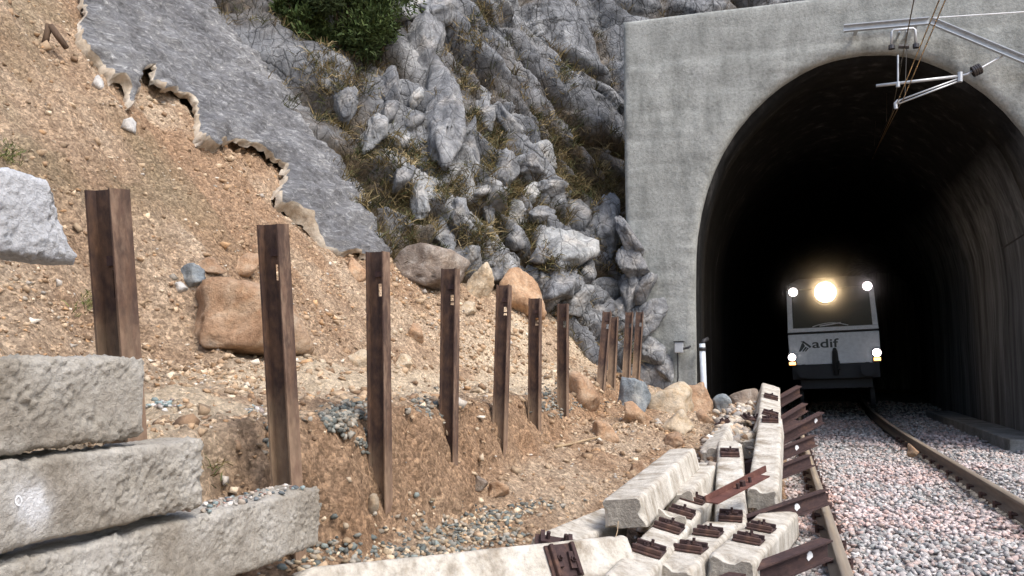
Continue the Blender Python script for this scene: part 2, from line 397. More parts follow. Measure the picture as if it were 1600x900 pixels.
class MB:
    """collects boxes, bars and tubes into one mesh"""
    def __init__(s): s.v = []; s.f = []; s.mi = []; s.cur = 0
    def add(s, vs, fs):
        o = len(s.v); s.v += [tuple(v) for v in vs]; s.f += [tuple(o + i for i in f) for f in fs]; s.mi += [s.cur] * len(fs)
        return s
    def box(s, x0, x1, y0, y1, z0, z1, mat=None):
        v = [(x, y, z) for z in (z0, z1) for y in (y0, y1) for x in (x0, x1)]
        if mat is not None: v = [mat @ Vector(p) for p in v]
        return s.add(v, [(0, 2, 3, 1), (4, 5, 7, 6), (0, 1, 5, 4), (2, 6, 7, 3), (0, 4, 6, 2), (1, 3, 7, 5)])
    def tube(s, pts, r, n=8, cap=True):
        pts = [Vector(p) for p in pts]; rs = r if isinstance(r, (list, tuple)) else [r] * len(pts)
        rings = []
        up0 = None
        for k, p in enumerate(pts):
            t = (pts[min(k + 1, len(pts) - 1)] - pts[max(k - 1, 0)]).normalized()
            if up0 is None: up0 = Vector((0, 0, 1)) if abs(t.z) < 0.9 else Vector((1, 0, 0))
            a = t.cross(up0).normalized(); b2 = a.cross(t).normalized(); up0 = b2
            rings.append([p + (a * math.cos(2 * math.pi * i / n) + b2 * math.sin(2 * math.pi * i / n)) * rs[k] for i in range(n)])
        vs = [q for rg in rings for q in rg]; fs = []
        for k in range(len(pts) - 1):
            for i in range(n):
                a, b2 = k * n + i, k * n + (i + 1) % n
                fs.append((a, b2, b2 + n, a + n))
        if cap: fs += [tuple(range(n - 1, -1, -1)), tuple(range((len(pts) - 1) * n, len(pts) * n))]
        return s.add(vs, fs)
    def prism(s, poly, y0, y1, mat=None):
        """poly: (x,z) outline, counter-clockwise seen from -y, extruded in y"""
        n = len(poly)
        v = [(x, y0, z) for x, z in poly] + [(x, y1, z) for x, z in poly]
        if mat is not None: v = [mat @ Vector(p) for p in v]
        return s.add(v, [tuple(range(n)), tuple(range(2 * n - 1, n - 1, -1))] + [(i, i + n, (i + 1) % n + n, (i + 1) % n) for i in range(n)])
    def build(s, name, mat=None, parent=None, bevel=0.0, mats=None, seg=2, smooth=False):
        me = bpy.data.meshes.new(name); me.from_pydata(s.v, [], s.f)
        for x in (mats or [mat]): me.materials.append(x)
        if mats: me.polygons.foreach_set("material_index", s.mi)
        bm = bmesh.new(); bm.from_mesh(me)
        bmesh.ops.recalc_face_normals(bm, faces=bm.faces)
        if bevel:
            bmesh.ops.bevel(bm, geom=[e for e in bm.edges if len(e.link_faces) == 2 and e.calc_face_angle(0) > 0.5], offset=bevel, segments=seg, profile=0.6, affect='EDGES')
        if smooth:
            for f in bm.faces: f.smooth = True
        bm.to_mesh(me); bm.free()
        return link(name, me, None, parent)

def frame_mat(origin, xa, ya, za):
    m = Matrix.Identity(4)
    for i in range(3):
        m[i][0], m[i][1], m[i][2], m[i][3] = xa[i], ya[i], za[i], origin[i]
    return m

# stones: many small angular solids joined in one mesh, a colour per stone
_ico = bmesh.new(); bmesh.ops.create_icosphere(_ico, subdivisions=1, radius=1.0)
_IV = np.array([v.co[:] for v in _ico.verts]); _IF = np.array([[v.index for v in f.verts] for f in _ico.faces]); _ico.free()
_VAR = []
for k in range(14):
    q = _IV.copy()
    for _ in range(4):
        d = rng.normal(size=3); d /= np.linalg.norm(d); lim = rng.uniform(0.35, 0.7)
        t = q @ d; q = q - np.outer(np.maximum(t - lim, 0), d)
    q *= (1 + 0.12 * rng.normal(size=(len(q), 1)))
    _VAR.append(q)
_CV = np.array([(x, y, z) for z in (-1, 1) for y in (-1, 1) for x in (-1, 1)]) * 0.62
_CF = np.array([(0, 2, 3), (0, 3, 1), (4, 5, 7), (4, 7, 6), (0, 1, 5), (0, 5, 4), (2, 6, 7), (2, 7, 3), (0, 4, 6), (0, 6, 2), (1, 3, 7), (1, 7, 5)])
_CVAR = [_CV * (1 + 0.30 * rng.normal(size=(8, 1))) + 0.12 * rng.normal(size=(8, 3)) for _ in range(14)]
def rand_rot(n):
    q = rng.normal(size=(n, 4)); q /= np.linalg.norm(q, axis=1)[:, None]
    w, x, y, z = q.T
    return np.stack([np.stack([1 - 2 * (y * y + z * z), 2 * (x * y - z * w), 2 * (x * z + y * w)], 1),
                     np.stack([2 * (x * y + z * w), 1 - 2 * (x * x + z * z), 2 * (y * z - x * w)], 1),
                     np.stack([2 * (x * z - y * w), 2 * (y * z + x * w), 1 - 2 * (x * x + y * y)], 1)], 1)
def stones(name, P, r, cols, parent=None, flat=0.75, mat='stone', cube=False):
    n = len(P); Rm = rand_rot(n)
    VAR_, F_ = (_CVAR, _CF) if cube else (_VAR, _IF)
    sc = np.stack([r * rng.uniform(0.8, 1.35, n), r * rng.uniform(0.75, 1.1, n), r * rng.uniform(0.5, 0.95, n)], 1)
    var = rng.integers(0, len(_VAR), n)
    base = np.stack(VAR_)[var] * sc[:, None, :]
    V = np.einsum('nij,nkj->nki', Rm, base)
    V[:, :, 2] *= flat
    V += P[:, None, :]
    nv = len(VAR_[0])
    Fc = (F_[None] + (np.arange(n) * nv)[:, None, None]).reshape(-1, 3)
    C = np.repeat(cols, nv, axis=0)
    return mesh_np(name, V.reshape(-1, 3), Fc, M[mat], parent, False, C)
def pick(pal, n, w=None, var=0.18):
    pal = np.array(pal); w = None if w is None else np.array(w) / np.sum(w)
    c = pal[rng.choice(len(pal), n, p=w)]
    return np.clip(c * (1 + var * rng.normal(size=(n, 1))), 0.01, 0.9)

# ================================================================== THE LARGE STRUCTURE
# ------------------------------------------------------------------ hillside (loose soil, ledge, cut face, apron of spoil)
_PS = np.array([-5, 2.5, 3.0, 3.5, 3.95, 4.45, 5.1, 5.6, 9.0, 14.0])
_PZ = np.array([0, 0.0, 0.04, 0.10, 0.32, 0.86, 1.56, 2.08, 6.1, 12.0])
def hill(X, Y, detail=True):
    X = np.asarray(X, float); Y = np.asarray(Y, float)
    s = -X
    zA = np.interp(Y, [0, 2, 3.4, 4.5, 5.6, 6.9, 7.9, 9.1, 11.6, 13.5, 16], [0.15, 0.20, 0.36, 0.33, 0.23, 0.46, 0.50, 0.62, 0.74, 0.86, 0.9])
    zL = np.interp(Y, [0, 3.4, 4.6, 6, 7, 8, 9.1, 11.6, 13.5, 16], [0.96, 0.97, 0.99, 0.95, 0.9, 0.92, 0.92, 1.0, 1.1, 1.1])
    zR = np.interp(Y, [0, 5.5, 7, 9, 11.0, 12.5, 13.6, 14.6, 16], [-0.28, -0.24, -0.16, 0.02, 0.36, 0.46, 0.36, 0.16, 0.1])
    t = np.clip((2.2 - s) / 1.95, 0, 1)
    apron = zA + (zR - zA) * (t ** 0.85)
    drop = sstep(-0.35, 0.22, X)
    apron = apron * (1 - drop) + (-0.34) * drop
    z0 = np.stack([X, Y, np.zeros_like(X)], -1)
    wob = 0.10 * fbm(z0 * 1.7, 3, 3) if detail else 0.0
    fo = np.interp(Y, [0, 3.2, 4.1, 16], [0.30, 0.26, 0.0, 0.0])
    face = sstep(2.10, 2.40, s - fo + 0.6 * wob)
    sh = np.interp(Y, [0, 8.6, 10.5, 12, 13, 16], [0, 0, 0.25, 0.75, 1.1, 1.3]) * (1 - sstep(4.2, 5.3, s))
    up = zL + np.interp(s + sh, _PS, _PZ) - np.interp(2.5 + sh, _PS, _PZ)
    z = apron * (1 - face) + np.maximum(up, apron) * face
    if detail:
        fm = sstep(0.005, 0.08, face) * sstep(0.995, 0.92, face)
        rock = 1.0 - 0.85 * sstep(0.0, 0.3, X)
        steep = sstep(3.5, 4.6, s)
        z = z + rock * (0.10 * fbm(z0 * 0.9, 5, 3) + 0.065 * fbm(z0 * 2.8, 9, 4) * (0.7 + 0.9 * steep) - 0.05 * steep * np.abs(fbm(z0 * np.array([1.2, 2.6, 1]), 10, 3)))
        f1, f2, _ = worley(z0 * 5.5, 4)
        z = z + rock * 0.055 * (0.5 - f1) * (0.35 + 0.65 * sstep(-0.2, 0.4, fbm(z0 * 1.3, 21, 2)))
        rock = rock * (1 - 0.95 * fm)
        z = z + rock * 0.034 * fbm(z0 * 14, 13, 3)
        c1, c2, cc = worley(z0 * 13, 14)
        z = z + rock * 0.048 * np.maximum(0, 0.5 - c1) * (cc > 0.45) * (0.5 + cc)
        # runnels down the steep slope
        run = np.stack([X * 0.5, Y * 3.2, np.zeros_like(X)], -1)
        z = z + 0.13 * steep * fbm(run, 41, 3)
        ridge = np.abs(fbm(z0 * 4.2, 23, 4))
        z = z + steep * (0.03 - 0.17 * ridge) * 0.85 + 0.04 * sstep(4.9, 5.3, s)
        z = z - 0.40 * np.exp(-((X + 4.45) ** 2 + (Y - 5.0) ** 2) / 0.27) + 0.24 * np.exp(-((X + 3.45) ** 2 + (Y - 5.8) ** 2) / 0.25)
    return z
# outline of the sprayed concrete sheet in its own plane (the soil lies a little lower under it)
pl_n = np.array([math.sin(R(50)), 0, math.cos(R(50))])
pl_o = np.array([-5.1, 0, 2.74])
def onPlane(px, py):
    d = ray(px, py); t = ((pl_o - EYEV) @ pl_n) / (d @ pl_n)
    return EYEV + d * t
e_u = np.array([0, 1.0, 0]); e_v = np.cross(pl_n, e_u); e_v = e_v if e_v[2] > 0 else -e_v
def pl2(px, py): P = onPlane(px, py) - pl_o; return np.array([P @ e_u, P @ e_v])
outline = [(150, -230), (148, -90), (140, -10), (135, 45), (147, 68), (163, 76), (174, 84), (186, 108), (199, 113), (214, 126), (216, 152), (222, 146), (226, 110), (233, 96), (247, 96), (252, 118), (262, 133), (285, 134), (300, 140), (315, 158), (320, 190), (322, 215), (350, 224), (352, 205), (378, 208), (410, 222), (440, 238), (456, 250), (452, 278), (440, 296), (448, 306), (470, 316), (487, 330), (505, 352), (523, 372), (545, 384), (575, 392), (612, 394), (634, 388), (638, 382), (630, 340), (626, 322), (612, 300), (600, 272), (572, 232), (548, 205), (532, 182), (520, 172), (500, 150), (486, 125), (470, 105), (462, 84), (452, 52), (438, 20), (428, -20), (405, -110), (380, -230)]
O2 = [pl2(*p) for p in outline]
def in_poly(P, poly):
    x, y = P[:, 0], P[:, 1]; ins = np.zeros(len(P), bool); n = len(poly)
    for i in range(n):
        x1, y1 = poly[i]; x2, y2 = poly[(i + 1) % n]
        c = ((y1 > y) != (y2 > y)) & (x < (x2 - x1) * (y - y1) / (y2 - y1 + 1e-12) + x1)
        ins ^= c
    return ins
dx = 0.026
xs = np.arange(-9.6, 0.62, dx); ys = np.arange(0.9, 15.0, dx)
GX, GY = np.meshgrid(xs, ys, indexing='ij')
GZ = hill(GX, GY)
pv = np.stack([GX - pl_o[0], GY, GZ - pl_o[2]], -1); PU, PVv = pv @ e_u, pv @ e_v
cand = (GX < -4.6)
under = cand.copy()
for ou, ow in ((0.28, 0), (-0.28, 0), (0, 0.28), (0, -0.28)):
    m_ = np.zeros_like(cand); m_[cand] = in_poly(np.stack([PU[cand] + ou, PVv[cand] + ow], 1), np.array(O2)); under &= m_
GZ = GZ - 0.12 * under
def hz(X, Y):
    i = np.clip((np.asarray(X) - xs[0]) / dx, 0, len(xs) - 1.001); j = np.clip((np.asarray(Y) - ys[0]) / dx, 0, len(ys) - 1.001)
    i0 = i.astype(int); j0 = j.astype(int); a = i - i0; b = j - j0
    return GZ[i0, j0] * (1 - a) * (1 - b) + GZ[i0 + 1, j0] * a * (1 - b) + GZ[i0, j0 + 1] * (1 - a) * b + GZ[i0 + 1, j0 + 1] * a * b
def ground(px, py):
    """where the pixel's line of sight meets the hillside"""
    d = ray(px, py); t = np.arange(1.5, 22, 0.01)
    P = EYEV + d * t[:, None]
    ok = (P[:, 0] > xs[0]) & (P[:, 0] < xs[-1]) & (P[:, 1] > ys[0]) & (P[:, 1] < ys[-1])
    hit = ok & (P[:, 2] < hz(P[:, 0], P[:, 1]))
    if not hit.any(): return P[-1]
    return P[np.argmax(hit)]
P3 = np.stack([GX, GY, GZ], -1)
gz0, gz1 = np.gradient(GZ, dx)
steepm = sstep(0.9, 2.2, np.hypot(gz0, gz1)) * (GX > -2.9) * (GX < -1.6)
nl = np.sqrt(1 + gz0 ** 2 + gz1 ** 2)
k1, k2, k3 = worley(P3 * 9, 33)
dn_ = steepm * (0.07 * fbm(P3 * 2.6, 35, 3) + 0.05 * fbm(P3 * 8, 36, 4) + 0.045 * (0.5 - k1) * (k3 > 0.35))
P3 = P3 + np.stack([-gz0 / nl, -gz1 / nl, 1 / nl], -1) * dn_[..., None]
n0 = np.stack([GX, GY, np.zeros_like(GX)], -1)
sS = -GX
zoneR = sstep(2.0, 2.2, sS) * (1 - sstep(2.35, 2.6, sS)) * 0.8 + (1 - sstep(2.1, 2.3, sS)) * sstep(-0.1, 0.25, fbm(n0 * 1.1, 61, 3)) * 0.75
slip = sstep(4.2, 5.0, sS) * sstep(0.0, 0.35, fbm(n0 * np.array([0.7, 1.0, 1]) + 3.0, 71, 3) + 0.35 * sstep(6.2, 7.6, GY) - 0.1)
zoneR = np.clip(np.maximum(zoneR, 0.8 * slip), 0, 1)
zoneG = sstep(2.45, 2.7, sS) * (1 - sstep(3.5, 4.1, sS)) * sstep(-0.45, 0.1, fbm(n0 * 1.6, 81, 3)) * 0.85
zoneB = sstep(4.6, 5.4, sS) * (1 - sstep(6.4, 7.4, GY)) * sstep(-0.2, 0.3, fbm(n0 * 1.2 + 9, 91, 3)) * 0.8
hillside = mesh_np("hillside", P3.reshape(-1, 3), grid_faces(len(xs), len(ys)), M['soil'], None, True,
                   np.stack([zoneR.ravel(), zoneG.ravel(), zoneB.ravel()], 1), "zone")
tag(hillside, kind='structure')

# ------------------------------------------------------------------ cliff: parametric rock face running from behind the slide round to the portal
ctrl = np.array([(-5.75, 5.0), (-5.6, 7.6), (-5.3, 9.6), (-4.75, 11.2), (-3.95, 12.7), (-3.1, 13.9), (-2.5, 15.0), (-1.6, 15.9), (0.5, 16.4), (4.0, 16.6), (11, 16.6)])
seg = np.r_[0, np.cumsum(np.linalg.norm(np.diff(ctrl, axis=0), axis=1))]
du = 0.036
uu = np.arange(0, seg[-1], du); vv = np.arange(-2.6, 9.6, du)
bx = np.interp(uu, seg, ctrl[:, 0]); by = np.interp(uu, seg, ctrl[:, 1])
ker = np.ones(31) / 31
def smooth1(a): return np.convolve(np.pad(a, 15, mode='edge'), ker, 'valid')
bx, by = smooth1(bx), smooth1(by)
tx, ty = np.gradient(bx), np.gradient(by)
ln = np.hypot(tx, ty); tx, ty = smooth1(tx / ln), smooth1(ty / ln)
nx, ny = ty, -tx                                   # horizontal normal, towards the track
ang = R(1) * np.interp(uu, [0, 4, 6.5, 9, 11, 20], [50, 51, 58, 66, 70, 70])
U, Vv = np.meshgrid(uu, vv, indexing='ij')
cA, sA = np.cos(ang)[:, None], np.sin(ang)[:, None]
CX = bx[:, None] - nx[:, None] * Vv * cA; CY = by[:, None] - ny[:, None] * Vv * cA; CZ = 2.5 + Vv * sA
NX, NY, NZ = nx[:, None] * sA + 0 * Vv, ny[:, None] * sA + 0 * Vv, cA + 0 * Vv
q = np.stack([U, Vv, 0 * U], -1)
tilt = U + 0.42 * Vv                               # ribs lean: they run down to the right
lower = 1 - sstep(1.4, 4.6, Vv - 0.25 * (U - 9))
wx = 0.25 * fbm(q * 0.9, 7, 3); wy = 0.25 * fbm(q * 0.9, 8, 3)
T2, V2 = tilt + wx, Vv + wy
fa, ea = facets(np.stack([T2 * 0.85, V2 * 0.30, 0 * U], -1), 131, 0.9, 0.55)        # long ribs
fb, eb_ = facets(np.stack([T2 * 2.1 + 0.15 * V2, V2 * 0.62, 0 * U], -1), 151, 0.7, 0.40)  # blocks
fc_, ec_ = facets(np.stack([T2 * 4.7 - 0.4 * V2, V2 * 2.9, 0 * U], -1), 171, 0.28, 0.14)
rnd = np.clip(ea, 0, 0.35) * 1.4
disp = 0.75 * fa + 0.34 * rnd - 0.12 + fb * (0.35 + 0.75 * lower) + 0.24 * lower * np.clip(eb_, 0, 0.3) + fc_ * (0.30 + 0.7 * lower)
disp = disp + 0.12 * fbm(q * 1.5, 111, 5) + 0.05 * fbm(q * 6.0, 121, 4) - 0.04 * np.abs(fbm(np.stack([T2 * 5, V2 * 1.6, 0 * U], -1), 125, 3))
cleft = np.clip(sstep(0.14, 0.02, ea) + 0.75 * lower * sstep(0.16, 0.02, eb_), 0, 1)
disp = disp - 0.13 * cleft
ker2 = np.array([0.2, 0.6, 0.2])
disp = ker2[0] * np.roll(disp, 1, 0) + ker2[1] * disp + ker2[2] * np.roll(disp, -1, 0)
disp = disp - 0.75 * sstep(0.35, -0.5, Vv) * sstep(9.5, 7.5, U) - 0.55 * sstep(6.7, 4.6, U)
base_z = disp.copy()
CPX, CPY, CPZ = CX + NX * disp, CY + NY * disp, CZ + NZ * disp
earth = np.clip((sstep(0.12, -0.16, base_z - 0.05 * lower) + 0.85 * cleft) * (0.35 + 0.65 * lower) * sstep(-0.35, 0.05, fbm(q * 1.4, 141, 3) + 0.2), 0, 1)
crust = sstep(-0.05, 0.3, fbm(np.stack([tilt * 1.6, Vv * 0.6, 0 * U], -1), 161, 4)) * sstep(0.02, 0.28, base_z) * 0.9
CV = np.stack([CPX, CPY, CPZ], -1)
CFc = grid_faces(len(uu), len(vv))
cfl = CV.reshape(-1, 3)[CFc].mean(1)
CFc = CFc[~((cfl[:, 2] < 6.95) & (cfl[:, 1] > 14.3) & (cfl[:, 0] > -2.0))]      # the tunnel is cut through here
cliff = mesh_np("cliff", CV.reshape(-1, 3), CFc, M['cliff'], None, True,
                np.stack([earth.ravel(), crust.ravel(), 0 * earth.ravel()], 1), "zone")
tag(cliff, kind='structure')
cliff_bvh = BVHTree.FromPolygons([tuple(p) for p in CV.reshape(-1, 3)[::1]], [tuple(f) for f in CFc.tolist()])
def cliff_hit(px, py):
    d = Vector(ray(px, py)).normalized()
    h, nrm, _, _ = cliff_bvh.ray_cast(Vector(EYEV), d, 60)
    return h
# hill top behind, and the wide ground
xt = np.linspace(-60, 60, 60); yt = np.linspace(14.0, 110, 50)

# ------------------------------------------------------------------ ground sheet
gs = MB(); gs.add([(-150, -150, -0.46), (150, -150, -0.46), (150, 250, -0.46), (-150, 250, -0.46)], [(0, 1, 2, 3)])
tag(gs.build("ground", M['soil']), kind='structure')

# ------------------------------------------------------------------ sprayed concrete sheet on the slope
bd = []
for k in range(len(O2)):
    a, b = O2[k], O2[(k + 1) % len(O2)]
    m_ = max(1, int(np.linalg.norm(b - a) / 0.045))
    for i in range(m_):
        p = a + (b - a) * i / m_
        pass
        bd.append(p)
bd = np.array(bd)
bd = bd + 0.035 * np.stack([fbm(np.c_[bd * 6, 0 * bd[:, :1]], 5, 3), fbm(np.c_[bd * 6, 0 * bd[:, :1]], 6, 3)], 1)
lo, hi = bd.min(0), bd.max(0)
gu, gv = np.meshgrid(np.arange(lo[0], hi[0], 0.036), np.arange(lo[1], hi[1], 0.036), indexing='ij')
pin = np.stack([gu.ravel(), gv.ravel()], 1) + rng.uniform(-0.006, 0.006, (gu.size, 2))
pin = pin[in_poly(pin, bd)]
# keep away from the rim
dmin = np.full(len(pin), 9.0)
for b in bd: dmin = np.minimum(dmin, np.hypot(*(pin - b).T))
pin = pin[dmin > 0.025]; dmin = dmin[dmin > 0.025]
nb = len(bd)
cv, ce, cf, ov, _, _ = delaunay_2d_cdt([Vector(p) for p in bd] + [Vector(p) for p in pin], [], [list(range(nb))], 1, 1e-5)
cv = np.array([v[:] for v in cv]); tri = np.array([f for f in cf if len(f) == 3])
cen = cv[tri].mean(1); tri = tri[in_poly(cen, bd)]
Q = np.c_[cv, np.zeros(len(cv))]
dd = np.full(len(cv), 9.0)
for b in bd: dd = np.minimum(dd, np.hypot(*(cv - b).T))
wv = np.stack([cv[:, 0] * 2.2 + cv[:, 1] * 0.9, cv[:, 1] * 5.5, 0 * cv[:, 0]], 1)
hgt = 0.10 * fbm(Q * 0.8, 201, 3) + 0.10 * fbm(wv, 203, 4) + 0.075 * (0.35 - np.abs(fbm(np.c_[cv[:, 0] * 3.0 + cv[:, 1] * 1.2, cv[:, 1] * 8.0, 0 * cv[:, 0]], 207, 4))) + 0.05 * fbm(Q * 9, 205, 3) - 0.05 * sstep(0.14, 0.0, dd)
top = pl_o + np.outer(cv[:, 0], e_u) + np.outer(cv[:, 1], e_v) + np.outer(hgt, pl_n)
tk = np.zeros(len(cv))
for px, py, rd in ((324, 195, .35), (338, 220, .3), (452, 285, .4), (480, 325, .4), (515, 365, .35), (138, 40, .4), (158, 78, .35), (212, 140, .25)):
    tk = np.maximum(tk, np.exp(-(np.hypot(*(cv - pl2(px, py)).T) / rd) ** 2))
thick = 0.08 + 0.14 * tk + 0.02 * fbm(Q * 4, 209, 2)
bot = pl_o + np.outer(cv[:, 0], e_u) + np.outer(cv[:, 1], e_v) + np.outer(np.minimum(hgt, 0) - thick, pl_n)
# rim edges = edges used by one triangle
ed = {}
for t in tri:
    for a, b in ((t[0], t[1]), (t[1], t[2]), (t[2], t[0])):
        kx = (min(a, b), max(a, b)); ed[kx] = None if kx in ed else (a, b)
rim = [e for e in ed.values() if e is not None]
nv = len(cv)
nrm_chk = np.cross(top[tri[0, 1]] - top[tri[0, 0]], top[tri[0, 2]] - top[tri[0, 0]]) @ pl_n
T = tri if nrm_chk > 0 else tri[:, ::-1]
# the broken edge: a mid ring gives it a ragged profile
midr = (top + bot) / 2 + 0.05 * np.stack([fbm(top * 13, 211 + k_, 3) for k_ in range(3)], 1)
bot = bot + 0.06 * np.stack([fbm(top * 10, 221 + k_, 3) for k_ in range(3)], 1)
faces = [list(t) for t in T]; mi = [0] * len(T)
VV = np.vstack([top, bot, midr])
sgn = nrm_chk > 0
for a, b in rim:
    if not sgn: a, b = b, a
    for f in ((b, a, a + 2 * nv), (b, a + 2 * nv, b + 2 * nv), (b + 2 * nv, a + 2 * nv, a + nv), (b + 2 * nv, a + nv, b + nv)):
        faces.append(list(f)); mi.append(1)
sheet = empty("shotcrete_sheet", (-5.1, 9.0, 2.9))
so = mesh_np("concrete_skin", VV - np.array([-5.1, 9.0, 2.9]), np.array(faces), None, sheet, True, None, "Col", mi, [M['slab'], M['slab_edge']])
for p in so.data.polygons:
    if p.material_index == 1: p.use_smooth = True
tag(sheet, "large grey sprayed concrete sheet with a broken pale edge, on the upper slope", "concrete sheet")

# ------------------------------------------------------------------ tunnel portal
PY = 14.5
ACX, AHW = 1.47, 2.78
_az = np.array([-0.6, 0.8, 2.4, 3.06, 3.4, 3.83, 4.2, 4.54, 4.85, 5.19, 5.50, 5.75, 5.95, 6.13, 6.24, 6.31, 6.345])
_aw = np.array([2.80, 2.80, 2.79, 2.77, 2.74, 2.66, 2.56, 2.43, 2.28, 2.06, 1.80, 1.53, 1.27, 0.96, 0.70, 0.42, 0.0])
zz = np.concatenate([np.linspace(-0.6, 3.0, 40), 3.0 + (6.345 - 3.0) * np.sin(np.linspace(0.03, math.pi / 2, 50))])
ww = np.interp(zz, _az, _aw)
arch = [(ACX - w, z) for z, w in zip(zz, ww)] + [(ACX + w, z) for z, w in zip(zz[::-1][1:], ww[::-1][1:])]
arch = np.array(arch)
portal = empty("tunnel_portal", (ACX, PY, 0))
X0, X1, Z0, Z1 = -2.5, 13.0, -0.6, 7.36
# headwall front: grid triangulated around the arch
outer = [(X0, Z0)] + [(X0, z) for z in np.arange(Z0 + 0.15, Z1 - 0.05, 0.12)] + [(X0, Z1)] + [(x, Z1) for x in np.arange(X0 + 0.12, X1 - 0.05, 0.12)] + [(X1, Z1), (X1, Z0)]
loop = np.array(outer + [tuple(p) for p in arch[::-1]])
gu, gv = np.meshgrid(np.arange(X0 + 0.06, X1, 0.06), np.arange(Z0 + 0.06, Z1, 0.06), indexing='ij')
pin = np.stack([gu.ravel(), gv.ravel()], 1) + rng.uniform(-0.012, 0.012, (gu.size, 2))
pin = pin[(pin[:, 0] < 6.5) | (rng.random(len(pin)) < 0.1)]
pin = pin[in_poly(pin, loop)]
dm = np.full(len(pin), 9.0)
for b in loop: dm = np.minimum(dm, np.hypot(*(pin - b).T))
pin = pin[dm > 0.03]
cv, ce, cf, _, _, _ = delaunay_2d_cdt([Vector(p) for p in loop] + [Vector(p) for p in pin], [], [list(range(len(loop)))], 1, 1e-5)
cv = np.array([v[:] for v in cv]); tri = np.array([f for f in cf if len(f) == 3]); tri = tri[in_poly(cv[tri].mean(1), loop)]
da = np.full(len(cv), 9.0)
for b in arch: da = np.minimum(da, np.hypot(*(cv - b).T))
de = np.minimum(np.minimum(cv[:, 0] - X0, Z1 - cv[:, 1]), X1 - cv[:, 0])
Q = np.c_[cv, 0 * cv[:, :1]]
smoothband = 0.35 + 0.65 * (1 - sstep(6.3, 6.7, cv[:, 1]))
hg = smoothband * (0.035 * fbm(Q * 0.8, 301, 2) + 0.016 * fbm(Q * np.array([1.2, 6.0, 1]), 303, 4) + 0.016 * fbm(Q * 10, 305, 3) * sstep(-0.2, 0.3, fbm(Q * 0.9, 307, 3)))
hg = hg + 0.02 * (sstep(6.50, 6.46, cv[:, 1] + 0.03 * vnoise(Q * 3, 4)) )
zb_ = (cv[:, 1] + 0.015 * vnoise(Q * 1.5, 9)) / 0.47
hg = hg - 0.012 * np.exp(-((zb_ - np.round(zb_)) * 0.47 / 0.035) ** 2) * (0.4 + 0.6 * (vnoise(Q * 0.9, 12) > -0.1))
hg = hg - 0.05 * sstep(0.1, 0, da) - 0.02 * sstep(0.06, 0, de)
front = np.c_[cv[:, 0] - ACX, -hg, cv[:, 1]]
if (np.cross(front[tri[0, 1]] - front[tri[0, 0]], front[tri[0, 2]] - front[tri[0, 0]]))[1] > 0: tri = tri[:, ::-1]
ed = {}
for t in tri:
    for a, b in ((t[0], t[1]), (t[1], t[2]), (t[2], t[0])):
        kx = (min(a, b), max(a, b)); ed[kx] = None if kx in ed else (a, b)
nv = len(cv); back = front.copy(); back[:, 1] = np.where(da < 0.01, 0.22, 0.9)
ff = [list(t) for t in tri]
for e in ed.values():
    if e is None: continue
    a, b = e; ff += [[b, a, a + nv], [b, a + nv, b + nv]]
mesh_np("headwall", np.vstack([front, back]), np.array(ff), M['portal'], portal, True)
# lining: barrel running into the hill, with a step behind the mouth
prof = arch - np.array([ACX, 0])
def ring(sc, y, xoff=0.0, seed=1):
    n_ = 0.008 * vnoise(np.c_[prof * 1.2, np.full(len(prof), y * 0.5)], seed)
    P = np.c_[prof[:, 0] * (sc + n_), np.full(len(prof), y), prof[:, 1] * np.where(prof[:, 1] > 0, sc + n_, 1)]
    P[:, 0] += xoff
    return P
stations = [(1.012, 0.16), (0.985, 0.20), (0.985, 0.9), (0.985, 1.3), (1.02, 1.34)] + [(1.02, 1.34 + k * 0.45) for k in range(1, 85)]
rings = []
for sc, y in stations:
    yy = max(0, y - 4.0)
    rings.append(ring(sc, y, 0.0035 * yy * yy))
rg = np.stack(rings); n_s, n_p = rg.shape[:2]
lf = grid_faces(n_s, n_p)
lV = rg.reshape(-1, 3)
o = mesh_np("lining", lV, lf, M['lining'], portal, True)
eb = MB(); last = rings[-1]; eb.add([tuple(p) for p in last], [tuple(range(len(last)))]); eb.build("unseen_end_cap", M['lining'], portal)  # unseen cap added at the far end to keep sky light out
tag(portal, "rough grey concrete tunnel portal with a tall dark round arched mouth", "tunnel portal")
# duct ledge along the foot of the right-hand wall
db = MB()
db.box(3.55, 4.22, 15.45, 16.9, -0.4, -0.01); db.box(3.6, 4.22, 16.92, 19.4, -0.4, -0.02); db.box(3.62, 4.22, 19.42, 24, -0.4, -0.03)
o = db.build("duct_ledge", M['ledge'], None, 0.02); tag(o, "low concrete cable duct ledge along the foot of the right tunnel wall", "ledge")
# pipe at the left jamb
pb = MB(); p0, p1 = onY(1100, 612, 14.38), onY(1097, 537, 14.40)
pb.tube([p0 - np.array([0.0, 0, 0.5]), p0, p1], 0.05, 12)
pipe = pb.build("drain_pipe", M['pipe'], None, smooth=True)
cb = MB(); cb.tube([p1 - np.array([0, 0, 0.12]), p1 - np.array([0, 0, 0.06])], 0.062, 12); cb.tube([p1, p1 + np.array([0.03, 0.04, 0.05]), p1 + np.array([0.08, 0.12, 0.08])], 0.035, 12)
cb.build("pipe_elbow", M['dark'], pipe, smooth=True)
tag(pipe, "pale plastic pipe standing at the left foot of the tunnel mouth", "pipe")
jb = empty("junction_box", onY(1061, 543, 14.36))
b_ = MB(); b_.box(-0.07, 0.07, -0.06, 0.1, -0.09, 0.09); b_.build("housing", M['galv'], jb, 0.012)
b_ = MB(); b_.box(-0.085, 0.085, -0.075, 0.10, 0.092, 0.11); b_.tube([(0.07, 0.0, -0.02), (0.16, 0.0, 0.0), (0.18, 0.05, 0.02)], 0.02); b_.build("lid", M['dark'], jb)
